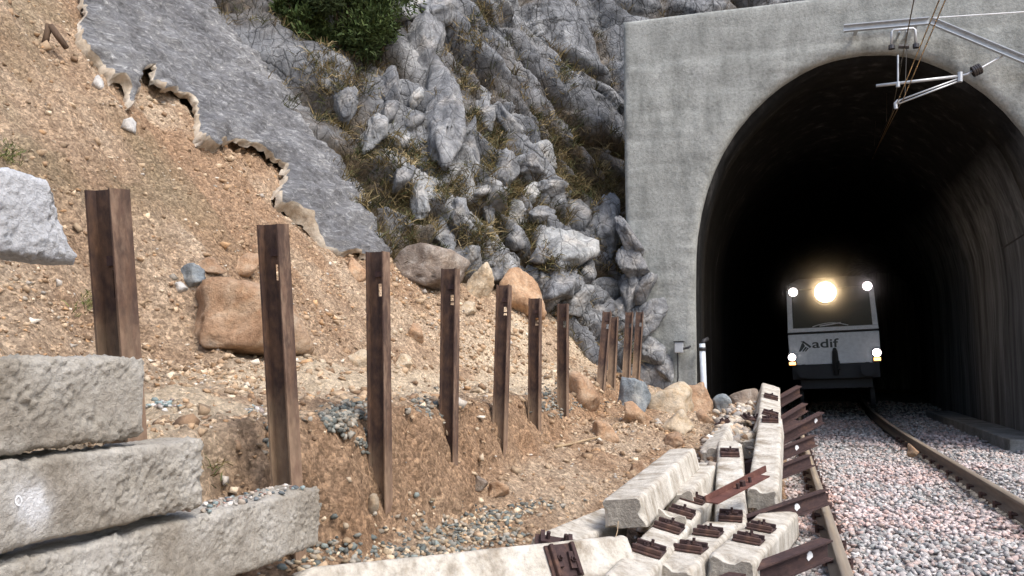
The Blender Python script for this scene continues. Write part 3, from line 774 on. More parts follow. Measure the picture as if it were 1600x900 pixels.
b_ = MB(); b_.tube([(-0.03, 0.03, -0.09), (-0.03, 0.04, -0.5), (-0.1, 0.05, -0.9)], 0.012); b_.build("cable", M['dark'], jb)
tag(jb, "small grey junction box on the portal wall left of the tunnel mouth", "junction box")

# ------------------------------------------------------------------ track bed, rails
def track_x(Y): return 1.225 + 0.0022 * np.maximum(0, np.asarray(Y, float) - 14.0) ** 2
bxs = np.arange(-0.7, 4.75, 0.06); bys = np.arange(1.5, 40, 0.09)
BX, BY = np.meshgrid(bxs, bys, indexing='ij')
off = track_x(BY) - 1.225
BZ = -0.215 + 0.03 * fbm(np.stack([BX * 2, BY * 2, 0 * BX], -1), 401, 3) - 0.02 * sstep(2.3, 4.5, BX) + 0.05 * sstep(2.3, 2.7, BX) * sstep(3.6, 2.9, BX) - 0.05 * np.exp(-((np.abs(BX - 1.225) - 0.84) / 0.10) ** 2)
BZ = np.where(BX < 0.1, BZ - 0.13 * sstep(0.1, -0.6, BX), BZ)
tag(mesh_np("trackbed", np.stack([BX + off, BY, BZ], -1).reshape(-1, 3), grid_faces(len(bxs), len(bys)), mixed("ballast dust", [(0.3, (0.12, 0.115, 0.11)), (0.7, (0.30, 0.28, 0.26))], 30), None, True), kind='structure')
def make_rail(xoff, y0, y1, label):
    pr_foot = [(-0.07, -0.16), (0.07, -0.16), (0.07, -0.15), (0.012, -0.128), (0.009, -0.05), (0.034, -0.036), (0.036, -0.008), (0.028, 0.0), (-0.028, 0.0), (-0.036, -0.008), (-0.034, -0.036), (-0.009, -0.05), (-0.012, -0.128), (-0.07, -0.15)]
    Y = np.r_[np.arange(y0, 12, 1.5), np.arange(12, y1, 0.6)]
    root = empty("rail", (xoff + 1.225, y0, 0))
    n = len(pr_foot)
    V = np.array([[(x + xoff + track_x(y) - xoff - 1.225, y - y0, z) for x, z in pr_foot] for y in Y])
    fc = []; mi = []
    for k in range(len(Y) - 1):
        for i in range(n):
            j = (i + 1) % n
            fc.append([k * n + i, k * n + j, (k + 1) * n + j, (k + 1) * n + i]); mi.append(1 if i in (6, 7, 8) else 0)
    o = mesh_np("steel_section", V.reshape(-1, 3), np.array(fc), None, root, False, None, "Col", mi, [M['rail'], M['railhead']])
    bm = bmesh.new(); bm.from_mesh(o.data); bmesh.ops.recalc_face_normals(bm, faces=bm.faces); bm.to_mesh(o.data); bm.free()
    me = {}
    for y in np.arange(y0 + 0.2, 17, 0.6):
        for s_ in (-1, 1):
            if s_ not in me:
                c = MB()
                c.tube([(s_ * 0.085, 0, -0.17), (s_ * 0.085, 0, -0.105)], 0.02, 6)
                c.tube([(s_ * 0.085, -0.03, -0.125), (s_ * 0.04, -0.03, -0.130), (s_ * 0.04, 0.03, -0.130), (s_ * 0.085, 0.03, -0.125)], 0.012, 5)
                f_ = c.build("rail_clip", M['rust'], root); me[s_] = f_.data
            else: f_ = link("rail_clip", me[s_], None, root)
            f_.location = (track_x(y) - 1.225, y - y0, 0)
    tag(root, label, "rail")
make_rail(-0.86, 2.0, 34, "left rail, dark and narrow, crossed by fallen steel beams and half buried in debris")
make_rail(0.86, 2.0, 34, "right rail, clear of debris, running through the ballast into the tunnel")

# ------------------------------------------------------------------ ballast
def scatter(n, x0, x1, y0, y1):
    return np.c_[rng.uniform(x0, x1, n), rng.uniform(y0, y1, n)]
PAL_B = [(0.46, 0.43, 0.41), (0.62, 0.58, 0.56), (0.46, 0.33, 0.29), (0.27, 0.27, 0.27), (0.19, 0.23, 0.23), (0.10, 0.115, 0.12), (0.56, 0.43, 0.37), (0.27, 0.20, 0.16), (0.37, 0.40, 0.40), (0.70, 0.67, 0.64)]
W_B = [4, 4, 3, 3, 2.5, 1.6, 3, 1.4, 2.5, 2]
xy = np.vstack([scatter(17000, -0.35, 4.5, 4.2, 9.0), scatter(15000, -0.2, 4.5, 9.0, 14.6), scatter(8000, -1.2, 4.3, 14.6, 23.0), scatter(2500, -1.0, 4.6, 23, 32)])
ox = track_x(xy[:, 1]) - 1.225
dr = np.abs(np.abs(xy[:, 0] - 1.225) - 0.86)
keep = dr > 0.062
xy, ox, dr = xy[keep], ox[keep], dr[keep]
r = np.clip(rng.normal(0.030, 0.008, len(xy)), 0.014, 0.052) * np.where(xy[:, 1] > 14.6, 1.25, 1.0)
zb = -0.205 + 0.03 * fbm(np.c_[xy * 2, 0 * xy[:, :1]], 401, 3) - 0.02 * sstep(2.3, 4.5, xy[:, 0]) + 0.05 * sstep(2.3, 2.7, xy[:, 0]) * sstep(3.6, 2.9, xy[:, 0]) - 0.05 * np.exp(-(dr / 0.10) ** 2) + rng.uniform(-0.012, 0.022, len(xy))
zb = np.where(xy[:, 0] < 0.1, zb - 0.13 * sstep(0.1, -0.6, xy[:, 0]), zb)
cb_ = pick(PAL_B, len(xy), W_B, 0.12); cb_ = cb_ * 0.62 + 0.38 * np.array([0.47, 0.43, 0.41])
brown = np.exp(-(dr / 0.16) ** 2) * (rng.random(len(xy)) < 0.55)
cb_ = cb_ * (1 - brown[:, None]) + brown[:, None] * cb_ * np.array([0.72, 0.52, 0.40])
pk = sstep(0.0, 0.3, fbm(np.c_[xy * 0.7, 0 * xy[:, :1]], 415, 3))[:, None]
cb_ = cb_ * (1 + 0.15 * pk * np.array([1.0, 0.2, 0.1]))
tag(stones("ballast", np.c_[xy[:, 0] + ox, xy[:, 1], zb], r, cb_), "grey and pink crushed stone ballast between and beside the rails", "ballast", None, "stuff")

# ================================================================== OBJECTS
# ------------------------------------------------------------------ rocks
_sph = {}
def sphere(sub):
    if sub not in _sph:
        b_ = bmesh.new(); bmesh.ops.create_icosphere(b_, subdivisions=sub, radius=1.0)
        _sph[sub] = (np.array([v.co[:] for v in b_.verts]), np.array([[v.index for v in f.verts] for f in b_.faces])); b_.free()
    return _sph[sub]
def rock_verts(seed, sub=4, planes=14, soft=0.06, rough=0.05, round_=0.5):
    V, Fc = sphere(sub)
    g = np.random.default_rng(seed)
    N = g.normal(size=(planes, 3)); N /= np.linalg.norm(N, axis=1)[:, None]
    d = g.uniform(0.42, 0.80, planes)
    t = V @ N.T
    rr = np.where(t > 0.05, d / np.maximum(t, 0.05), 9.0)
    k = 1.0 / soft
    rad = -np.log(np.exp(-k * rr).sum(1) + np.exp(-k * 1.05)) / k
    rad = rad * (1 - round_) + 0.88 * round_
    off_ = g.uniform(0, 50, 3)
    rad = rad * (1 + rough * 1.6 * fbm(V * 1.6 + off_, seed, 4) + rough * 0.6 * fbm(V * 6 + off_, seed + 5, 3))
    c, s_ = np.abs(vnoise(V * 2.2 + off_, seed + 9)), 0.03
    rad = rad - rough * 0.9 * np.exp(-(c / s_) ** 2)
    W = V * rad[:, None]
    return (W - (W.max(0) + W.min(0)) / 2) / ((W.max(0) - W.min(0)) / 2), Fc
def rock(name, seed, center, axes, mat, parent=None, sub=4, seated=False, **kw):
    V, Fc = rock_verts(seed, sub, **kw)
    if seated:
        dn = np.clip(-V[:, 2:3] + 0.15, 0, 1); V = np.c_[V[:, :2] * (1 + 0.45 * dn), V[:, 2]]
        V[:, :2] /= np.abs(V[:, :2]).max(0)
    A = np.array(axes)                                  # rows: half-axis vectors
    o = mesh_np(name, V @ A, Fc, M[mat], parent, True)
    o.location = tuple(center)
    return o
# rocks of the cliff: (x, y, w, h, lean in degrees, material)
CR = [(700, 165, 46, 175, 3, 'lime'), (762, 175, 30, 88, -16, 'lime'), (797, 192, 26, 78, -38, 'lime'), (738, 228, 22, 78, -8, 'lime'), (792, 263, 32, 48, -15, 'lime'),
      (835, 255, 26, 54, -65, 'lime'), (852, 244, 30, 52, -48, 'lime_pale'), (898, 203, 46, 30, 0, 'lime'), (925, 246, 42, 100, -36, 'lime'), (957, 290, 46, 38, 0, 'lime'),
      (868, 290, 46, 26, 8, 'lime'), (826, 303, 32, 34, 0, 'lime_pale'), (847, 332, 38, 26, 12, 'lime'), (905, 342, 50, 80, -8, 'lime'), (893, 384, 78, 66, 0, 'lime_pale'),
      (948, 355, 40, 92, -14, 'lime'), (783, 403, 42, 22, 0, 'lime'), (774, 425, 24, 26, -20, 'lime'), (796, 424, 24, 30, -20, 'lime_pale'),
      (815, 427, 22, 32, -20, 'lime_pale'), (834, 431, 24, 34, -20, 'lime'), (852, 438, 22, 36, -20, 'lime'), (882, 440, 46, 52, 0, 'lime'), (908, 466, 38, 42, 0, 'lime_pale'), (958, 452, 60, 48, 0, 'lime'),
      (765, 330, 18, 42, -6, 'lime'), (813, 338, 30, 56, -30, 'lime_pale'), (808, 372, 24, 32, 0, 'lime'), (757, 297, 26, 20, 0, 'lime_pale'), (631, 277, 28, 30, 0, 'lime'), (658, 302, 20, 66, -14, 'lime_pale'),
      (693, 365, 28, 66, -22, 'lime'), (652, 152, 22, 22, 0, 'lime_pale'), (652, 186, 24, 26, 0, 'lime'), (635, 218, 18, 22, 0, 'lime_pale'), (613, 134, 30, 50, -20, 'lime'), (545, 160, 34, 46, -30, 'lime'),
      (590, 198, 42, 46, -20, 'lime_pale'), (612, 172, 24, 28, 0, 'lime'), (667, 80, 54, 105, 4, 'lime'), (646, 14, 50, 50, 0, 'lime_pale'), (828, 62, 110, 34, -78, 'lime_pale'),
      (690, 15, 60, 44, 0, 'lime'), (920, 425, 36, 44, 0, 'lime'), (938, 482, 34, 30, 0, 'lime'), (870, 470, 30, 26, 0, 'lime'), (740, 395, 22, 20, 0, 'lime'), (720, 330, 24, 40, -10, 'lime'), (850, 395, 26, 30, 0, 'lime'), (845, 365, 24, 26, 0, 'lime')]
for k, (px, py, w, h_, lean, mt) in enumerate(CR):
    hp = cliff_hit(px, py)
    if hp is None or hp[1] > 15.6: continue
    hp = np.array(hp); i = int(np.argmin(((CX + NX * base_z - hp[0]) ** 2 + (CY + NY * base_z - hp[1]) ** 2 + (CZ + NZ * base_z - hp[2]) ** 2).ravel()))
    nn = np.array([NX.ravel()[i], NY.ravel()[i], NZ.ravel()[i]])
    v_ = hp - EYEV; zc = depth(hp); k2 = R(lean)
    def tang(ax, ay):
        P = ray(px + ax, py - ay); t = (v_ @ nn) / (P @ nn); return P * t - v_
    sx, sy = w / 2, h_ / 2
    long_ = tang(math.sin(-k2) * sy * -1 if False else -math.sin(k2) * sy * -1, math.cos(k2) * sy) if False else tang(math.sin(k2) * sy, math.cos(k2) * sy)
    wide = tang(math.cos(k2) * sx, -math.sin(k2) * sx)
    rl, rw = np.linalg.norm(long_), np.linalg.norm(wide)
    lim = 1.6
    if rl > lim * sy * zc / F: long_ *= lim * sy * zc / F / rl
    if rw > lim * sx * zc / F: wide *= lim * sx * zc / F / rw
    dpt = 0.75 * min(np.linalg.norm(long_), np.linalg.norm(wide)) + 0.06
    rock("rock", 500 + k, hp - nn * dpt * 0.25, [wide * 1.08, nn * dpt, long_ * 1.08], mt, cliff, 4 if max(w, h_) > 34 else 3, planes=16, soft=0.016, rough=0.12, round_=0.0)

for k, (px, py, w, h_) in enumerate([(984, 372, 34, 60), (990, 410, 38, 46), (1002, 452, 44, 48), (1006, 500, 46, 52), (1014, 545, 50, 50), (1012, 582, 60, 44), (984, 455, 40, 60), (984, 522, 46, 60), (974, 562, 50, 44), (1034, 575, 30, 34), (972, 482, 30, 40)]):
    c0 = onY(px, py, 14.32); zc = depth(c0)
    rock("rock", 700 + k, c0, [np.array([w / 2 * zc / F * (1.3 if k % 2 else 1.05), 0, 0.06 * (k % 3 - 1)]), np.array([0, 0.26, 0.08]), np.array([0.10 * (k % 4 - 1.5), 0, h_ / 2 * zc / F * (1.35 if k % 2 else 1.1)])], 'lime', cliff, 4, planes=11, soft=0.016, rough=0.12, round_=0.0)
# loose boulders: (x0, y0, x1, y1 of the photograph), material, label
BL = [((280, 456, 480, 556), 'orange', "large orange boulder lying on the ledge behind the second steel post", 1),
      ((612, 388, 742, 452), 'greybrown', "big pale grey-brown boulder at the top of the debris fan below the cliff", 2),
      ((726, 412, 774, 468), 'pale_tan', "tan slab of rock leaning against the right end of the big grey-brown boulder", 3),
      ((774, 428, 852, 492), 'orange', "orange brown boulder behind the tops of the fifth and sixth posts", 4),
      ((846, 470, 892, 502), 'orange', "flat orange rock behind the top of the seventh post", 5),
      ((886, 582, 940, 642), 'orange', "orange rock at the foot of the seventh post", 6),
      ((966, 590, 1020, 645), 'bluegrey', "pointed blue-grey rock in front of the last posts", 7),
      ((972, 628, 1022, 664), 'orange', "small orange rock in front of the pointed blue-grey rock", 8),
      ((1008, 598, 1090, 650), 'pale_tan', "broad cream boulder by the left foot of the tunnel mouth", 9),
      ((1060, 598, 1114, 646), 'orange', "rust orange boulder to the right of the broad cream boulder", 10),
      ((1024, 640, 1092, 676), 'pale_tan', "low tan boulder just in front of the broad cream boulder", 11),
      ((1112, 616, 1148, 650), 'bluegrey', "angular grey rock beside the rust orange boulder", 12),
      ((1142, 608, 1184, 646), 'greybrown', "grey rock next to the farthest fallen sleeper", 13),
      ((1086, 640, 1116, 664), 'orange', "small orange rock below the rust orange boulder", 14),
      ((922, 658, 966, 690), 'orange', "flat orange rock half sunk in the spoil below the eighth post", 15),
      ((1036, 676, 1074, 700), 'orange', "flat orange stone sunk in the soil above a tilted sleeper", 16),
      ((540, 546, 582, 578), 'pale_tan', "flat pale rock beside the left side of the third post", 17),
      ((362, 394, 410, 428), 'orange', "tan rock to the left of the second post's top", 18),
      ((276, 412, 320, 446), 'bluegrey', "grey rock with an orange side above the large orange boulder", 19),
      ((306, 402, 352, 424), 'orange', "low tan rock just left of the second post's top, beside the grey rock", 20),
      ((536, 402, 574, 440), 'orange', "orange rock touching the top left of the third post", 21),
      ((144, 116, 162, 138), 'white', "white stone stuck high on the bare slope", 22),
      ((191, 183, 211, 205), 'white', "white stone lower on the bare slope, beside the torn concrete edge", 23),
      ((272, 440, 292, 456), 'white', "small white stone above the large orange boulder", 24),
      ((718, 470, 744, 492), 'pale_tan', "cream stone right of the fourth post", 25),
      ((634, 505, 662, 532), 'orange', "orange stone between the third and fourth posts", 26),
      ((614, 553, 646, 574), 'pale_tan', "pale stone just right of the third post", 27),
      ((735, 744, 762, 764), 'greybrown', "dark brown stone on the spoil right of the fourth post's foot", 28),
      ((762, 752, 796, 776), 'orange', "brown clod on the spoil below the fifth post", 29),
      ((570, 772, 592, 800), 'pale_tan', "tan stone at the left of the third post's foot", 30),
      ((1418, 694, 1436, 712), 'orange', "tan stone on the ballast against the right rail", 31),
      ((386, 382, 410, 396), 'orange', "small flat tan rock touching the second post's left edge", 32),
      ((984, 720, 1012, 744), 'orange', "brown stone on the spoil above the tilted sleeper", 33)]
for (x0, y0, x1, y1), mt, lab, sd_ in BL:
    cx = (x0 + x1) / 2; by_ = y0 + (y1 - y0) * 0.86
    if sd_ == 31: P = EYEV + ray(cx, y1 - 3) * ((-0.19 - EYE) / ray(cx, y1 - 3)[2])
    elif sd_ == 2: P = ground(cx, y1 - 4)
    else: P = ground(cx, by_)
    zc = depth(P); w = (x1 - x0) * zc / F; h_ = (y1 - y0) * zc / F
    if P[1] > 14.0:
        sc = 13.7 / P[1]; P = EYEV + (P - EYEV) * sc; zc = depth(P); w *= sc; h_ *= sc
    c = P + np.array([0, 0, h_ * (0.42 if sd_ in (1, 2, 4) else 0.27)])
    rt = np.array([math.cos(YAW), math.sin(YAW), 0]); fw_ = np.array([-math.sin(YAW), math.cos(YAW), 0])
    d_ = 0.5 * (w + h_) * 0.55
    c = c + fw_ * d_ * 0.12
    sc = 1.0
    o = rock("boulder", {1: 947, 2: 968}.get(sd_, 900 + sd_), c, [rt * w * 0.54 + np.array([0, 0, -0.10 * w if sd_ in (1, 2, 4) else 0]), fw_ * d_, np.array([0.12 * w * (1 if sd_ % 2 else -1) * 0.3, 0, h_ * 0.62 * sc])], mt, None, 4 if x1 - x0 > 24 else 3, seated=True, planes=12 if sd_ != 3 else 9, soft=0.016, rough=0.075, round_=0.0)
    tag(o, lab, "boulder" if x1 - x0 > 40 else "stone")

# ------------------------------------------------------------------ steel I-section posts of the ruined wall
def isection(mb, d, w, L, tf=0.009, tw=0.009, hole=None, holes=()):
    """I-section along z, flanges facing +x and -x, web normal along y; the slots go right through the web"""
    mb.box(-d / 2, -d / 2 + tf, -w / 2, w / 2, 0, L); mb.box(d / 2 - tf, d / 2, -w / 2, w / 2, 0, L)
    z = 0.0
    xa, xb = -d / 2 + tf, d / 2 - tf
    for z0, z1, x0, x1 in sorted(holes):
        mb.box(xa, xb, -tw / 2, tw / 2, z, z0)
        mb.box(xa, x0, -tw / 2, tw / 2, z0, z1); mb.box(x1, xb, -tw / 2, tw / 2, z0, z1)
        z = z1
    mb.box(xa, xb, -tw / 2, tw / 2, z, L)
POST = [((203, 296), (230, 680), -2.2), ((451, 350), (473, 752), -2.2), ((609, 394), (614, 812), -2.2), ((719, 421), (715, 800), -2.2), ((800, 447), (793, 705), -2.2), ((847, 467), (846, 687), -2.2),
        ((889, 475), (889, 648), -2.2), ((956, 490), (945, 622), -2.2), ((967, 497), (963, 588), -2.22), ((990, 490), (985, 592), -2.14), ((1006, 490), (1000, 592), -2.06)]
PL = ["rusty steel post nearest the camera, its foot behind the stacked concrete blocks", "second rusty steel post from the left, its foot on the lowest block's end", "tall rusty steel post, third from the left, standing in the bare earth",
      "fourth rusty steel post from the left", "fifth rusty steel post from the left, in front of the orange brown boulder", "sixth rusty steel post from the left", "seventh rusty steel post from the left, orange rock at its foot",
      "leaning brown post, first of the cluster beside the tunnel portal", "short brown post half hidden behind the leaning post", "brown post, left one of the last pair beside the portal", "brown post, right one of the last pair beside the portal"]
post_mats = None
def rust_post_material():
    m, nt, b = new_mat("rusty post steel")
    v = coords(nt, (1, 1, 0.5)); t = nt.nodes.new("ShaderNodeTexCoord")
    c = ramp(nt, noise(nt, v, 6, 7, 0.65), [(0.3, (0.028, 0.018, 0.016)), (0.48, (0.058, 0.036, 0.030)), (0.64, (0.135, 0.078, 0.05)), (0.78, (0.27, 0.18, 0.115))])
    c = mix(nt, 0.7, c, ramp(nt, noise(nt, v, 45, 6), [(0.3, (0.6, 0.6, 0.6)), (0.7, (1.35, 1.3, 1.2))]), 'MULTIPLY')
    sp = nt.nodes.new("ShaderNodeSeparateXYZ"); nt.links.new(t.outputs['Object'], sp.inputs[0])
    g = nt.nodes.new("ShaderNodeMath"); g.operation = 'MULTIPLY_ADD'; g.inputs[1].default_value = 0.9; g.inputs[2].default_value = 0.0
    nt.links.new(noise(nt, v, 5, 5), g.inputs[0])
    s2 = nt.nodes.new("ShaderNodeMath"); s2.operation = 'SUBTRACT'; nt.links.new(g.outputs[0], s2.inputs[0]); nt.links.new(sp.outputs[2], s2.inputs[1])
    a2 = nt.nodes.new("ShaderNodeMath"); a2.operation = 'ADD'; a2.inputs[1].default_value = 0.95; nt.links.new(s2.outputs[0], a2.inputs[0])
    f = ramp(nt, a2.outputs[0], [(0.35, (0, 0, 0)), (0.75, (1, 1, 1))])          # dried mud film on the part that was buried
    fm = nt.nodes.new("ShaderNodeMath"); fm.operation = 'MULTIPLY'; fm.inputs[1].default_value = 0.8; nt.links.new(f, fm.inputs[0])
    c = mix(nt, fm.outputs[0], c, ramp(nt, noise(nt, v, 14, 6), [(0.3, (0.17, 0.11, 0.072)), (0.7, (0.36, 0.26, 0.17))]))
    fx = nt.nodes.new("ShaderNodeMapRange"); fx.inputs[1].default_value = 0.050; fx.inputs[2].default_value = 0.054; nt.links.new(sp.outputs[0], fx.inputs[0])
    pm = nt.nodes.new("ShaderNodeMath"); pm.operation = 'MULTIPLY'; nt.links.new(fx.outputs[0], pm.inputs[0])
    vv_ = coords(nt, (1.5, 1.5, 0.6)); nt.links.new(ramp(nt, noise(nt, vv_, 7, 6, 0.65), [(0.42, (0.12, 0.12, 0.12)), (0.62, (0.8, 0.8, 0.8))]), pm.inputs[1])   # weathered outer face
    c = mix(nt, pm.outputs[0], c, ramp(nt, noise(nt, v, 30, 6), [(0.3, (0.17, 0.10, 0.07)), (0.7, (0.34, 0.235, 0.16))]))
    nt.links.new(c, b.inputs['Base Color']); b.inputs['Roughness'].default_value = 0.85; b.inputs['Specular IOR Level'].default_value = 0.3
    bump(nt, b, noise(nt, v, 60, 6), 0.5, 0.006)
    return m
M['post'] = rust_post_material()
D_, W_ = 0.112, 0.095
def put_post(A, B, label, k):
    """A, B: top and foot of the near front flange edge"""
    A = np.array(A, float); B = np.array(B, float)
    zax = (A - B); L0 = np.linalg.norm(zax); zax /= L0
    extra = 0.55
    B2 = B - zax * extra; L = L0 + extra
    yax = np.array([0, 1.0, 0]); xax = np.cross(yax, zax); xax /= np.linalg.norm(xax); yax = np.cross(zax, xax)
    org = B2 - xax * D_ / 2 - yax * W_ / 2
    root = bpy.data.objects.new("steel_post", None); COL.objects.link(root); root.empty_display_size = 0.1
    root.matrix_world = frame_mat(org, xax, yax, zax)
    mb = MB(); g = np.random.default_rng(k)
    hz0 = L - (0.385 if k == 0 else 0.265); hx = 0.002
    isection(mb, D_, W_, L, holes=[(hz0, hz0 + (0.10 if k == 0 else 0.075), hx, hx + 0.040)] if k not in (8,) else ())
    # worn, slightly ragged top
    mb.build("beam", M['post'], root, 0)
    if k < 8:
        b_ = MB(); b_.box(-0.012, 0.036, -0.014, -0.0046, hz0 + 0.115, hz0 + 0.15); b_.box(hx + 0.004, hx + 0.03, -0.010, 0.010, hz0 + 0.02, hz0 + 0.028) if k in (3, 4, 5) else None
        b_.build("welded_plate", M['rust'], root)
    tag(root, label, "steel post", "rusty steel posts of the collapsed wall")
    return root
for k, (t_, b_, X) in enumerate(POST):
    put_post(onX(*t_, X), onX(*b_, X), PL[k], k)

# ------------------------------------------------------------------ concrete wall blocks (coarse aggregate faces)
def rough_block(L, T, H, seed, amp=0.009, rnd=0.022, step=0.0066):
    """x thickness, y length, z height, centred; returns verts, quads"""
    nxk, nyk, nzk = max(4, int(T / 0.012)), int(L / step), int(H / step)
    bm_ = []; fcs = []
    base = 0
    def facegrid(o, a, b, na, nb):
        nonlocal base
        i, j = np.meshgrid(np.linspace(0, 1, na), np.linspace(0, 1, nb), indexing='ij')
        P = np.array(o) + i[..., None] * np.array(a) + j[..., None] * np.array(b)
        bm_.append(P.reshape(-1, 3)); fcs.append(grid_faces(na, nb) + base); base += na * nb
    x, y, z = T / 2, L / 2, H / 2
    facegrid((x, -y, -z), (0, L, 0), (0, 0, H), nyk, nzk)
    facegrid((-x, y, -z), (0, -L, 0), (0, 0, H), nyk, nzk)
    facegrid((-x, -y, -z), (T, 0, 0), (0, 0, H), nxk, nzk)
    facegrid((x, y, -z), (-T, 0, 0), (0, 0, H), nxk, nzk)
    facegrid((-x, -y, z), (T, 0, 0), (0, L, 0), nxk, nyk)
    facegrid((-x, y, -z), (T, 0, 0), (0, -L, 0), nxk, nyk)
    P = np.vstack(bm_); Fq = np.vstack(fcs)
    hb = np.array([x, y, z]) - rnd
    rr = rnd * (1 + 0.5 * fbm(P * 9, seed, 2))[:, None]
    q_ = np.clip(P, -hb, hb); d_ = P - q_; ln_ = np.linalg.norm(d_, axis=1)[:, None]
    nrm_ = np.where(ln_ > 1e-6, d_ / np.maximum(ln_, 1e-6), 0)
    P = q_ + nrm_ * rr
    f1_, f2_, ci_ = worley(P * 58 + seed, seed)
    lump = np.clip(0.62 - f1_, 0, 1) * (0.4 + 1.6 * ci_)
    msk = sstep(-0.35, 0.25, vnoise(P * 8, seed + 4))
    pits = -1.0 * sstep(0.35, 0.7, vnoise(P * 48, seed + 3)) * msk
    P = P + nrm_ * (amp * (1.5 * lump * (0.35 + 0.65 * msk) + pits) + 0.007 * fbm(P * 5, seed + 1, 2))[:, None]
    return P, Fq
def put_block(y0, y1, z0, z1, xface, T, seed, mat, label, tilt=0.0, yaw=0.0, roll=0.0, chip=None):
    L, H = y1 - y0, z1 - z0
    P, Fq = rough_block(L, T, H, seed)
    if chip is not None: P = chip(P, L, H, T)
    pc = np.zeros((len(P), 3))
    if seed == 13:                                # sprayed white blot
        yy_, zz_ = P[:, 1] + 0.03 + 0.25 * P[:, 2], P[:, 2] + 0.005
        pc[:, 0] = np.clip(1.25 * np.exp(-(yy_ / 0.055) ** 2 - (zz_ / 0.055) ** 2) * (1 + 0.9 * fbm(P * 40, 77, 3)), 0, 0.9) * (P[:, 0] > 0)
    o = mesh_np("concrete_block", P, Fq, M[mat], None, True, pc, "zone")
    bm = bmesh.new(); bm.from_mesh(o.data); bmesh.ops.remove_doubles(bm, verts=bm.verts, dist=0.0012); bmesh.ops.recalc_face_normals(bm, faces=bm.faces); bm.to_mesh(o.data); bm.free()
    o.location = (xface - T / 2, (y0 + y1) / 2, (z0 + z1) / 2)
    o.rotation_euler = (tilt, roll, yaw)
    tag(o, label, "concrete block", "concrete blocks of the retaining wall")
    return o
def chip_end(P, L, H, T):
    e = sstep(L / 2 - 0.13, L / 2, P[:, 1]); up = np.clip(P[:, 2] / (H / 2), -1, 1)
    P = P.copy(); P[:, 1] -= e * 0.10 * np.clip(up * 0.5 + 0.5, 0, 1); P[:, 2] -= 0.03 * e * (up > 0) * up
    return P
XF = -1.98
put_block(0.85, 1.955, 1.565, 1.80, XF, 0.17, 11, 'block_pale', "pale grey block wedged above the others, with its own gap beneath, upper left", 0.0, 0.0, 0.0, chip_end)
put_block(1.05, 2.255, 1.025, 1.285, XF, 0.17, 12, 'block', "upper grey block of the stack of three, its right end against the first post", 0.006)
b2 = put_block(1.15, 2.545, 0.768, 1.005, XF + 0.012, 0.17, 13, 'block', "middle grey block of the stack of three, marked with a white paint splash and circle", -0.012)
put_block(1.3, 3.385, 0.465, 0.725, XF, 0.19, 14, 'block', "lowest and longest grey block of the stack, reaching right to the second post", -0.012)
put_block(0.9, 2.66, 0.20, 0.455, XF - 0.005, 0.19, 15, 'block', "dark grey block mostly below the frame, under the longest block", 0.0)
# post that carries the upper left block, just outside the frame
put_post((-2.2, 1.26, 1.9), (-2.2, 1.30, 0.4), "rusty steel post at the far left holding the upper pale block", 20)
# paint splash and ring
def decal_on_block(name, pts_fn, mat, blk):
    pass
M['chalk'] = plain("white paint marks", (0.78, 0.79, 0.80), 0.8)
bl_bvh = BVHTree.FromObject(b2, bpy.context.evaluated_depsgraph_get())
bpy.context.view_layer.update()
def on_b2(px, py):
    p = onX(px, py, XF + 0.012); inv = b2.matrix_world.inverted()
    q_ = inv @ Vector(p); h, n_, _, _ = bl_bvh.ray_cast(q_ + Vector((0.2, 0, 0)), Vector((-1, 0, 0)))
    return (h if h is not None else q_) + Vector((0.0025, 0, 0))
mb = MB()
ringo, ringi = [], []
for i in range(28):
    a = 2 * math.pi * i / 28
    ringo.append(on_b2(24 + 6.5 * math.cos(a), 782 + 8.5 * math.sin(a))); ringi.append(on_b2(24 + 4.2 * math.cos(a), 782 + 5.8 * math.sin(a)))
mb.add(ringo + ringi, [(i, (i + 1) % 28, 28 + (i + 1) % 28, 28 + i) for i in range(28)])
mb.build("painted_ring", M['chalk'], b2)
# ------------------------------------------------------------------ fallen sleepers
_fast_me = {}
def fastening(parent, y, w, z, flip=1, skew=0.0):
    """rusty rail seat: plate, two ribs, two clips with bolts"""
    if not _fast_me:
        a = MB(); a.box(-0.088, 0.088, -0.098, 0.098, 0.0, 0.012)
        for s_ in (-1, 1): a.box(-0.086, 0.086, s_ * 0.066 - 0.012, s_ * 0.066 + 0.011, 0.0125, 0.038)
        o = a.build("base_plate", M['rust'], None, 0.003, seg=1); _fast_me['p'] = o.data; bpy.data.objects.remove(o)
        c = MB()
        c.box(-0.045, 0.045, -0.018, 0.018, -0.002, 0.016); c.tube([(0, 0, 0.016), (0, 0, 0.030)], 0.017, 6); c.tube([(0, 0, 0.030), (0, 0, 0.048)], 0.010, 8)
        o = c.build("clip", M['rust'], None, 0, seg=1); _fast_me['c'] = o.data; bpy.data.objects.remove(o)
    p = link("rail_seat", _fast_me['p'], None, parent); p.location = (0, y, z); p.rotation_euler = (0, 0, skew)
    for s_ in (-1, 1):
        c = link("clip", _fast_me['c'], None, p); c.location = (0.008 * s_, s_ * 0.040, 0.0145); c.rotation_euler = (0, 0, random.uniform(-0.25, 0.25))
    return p
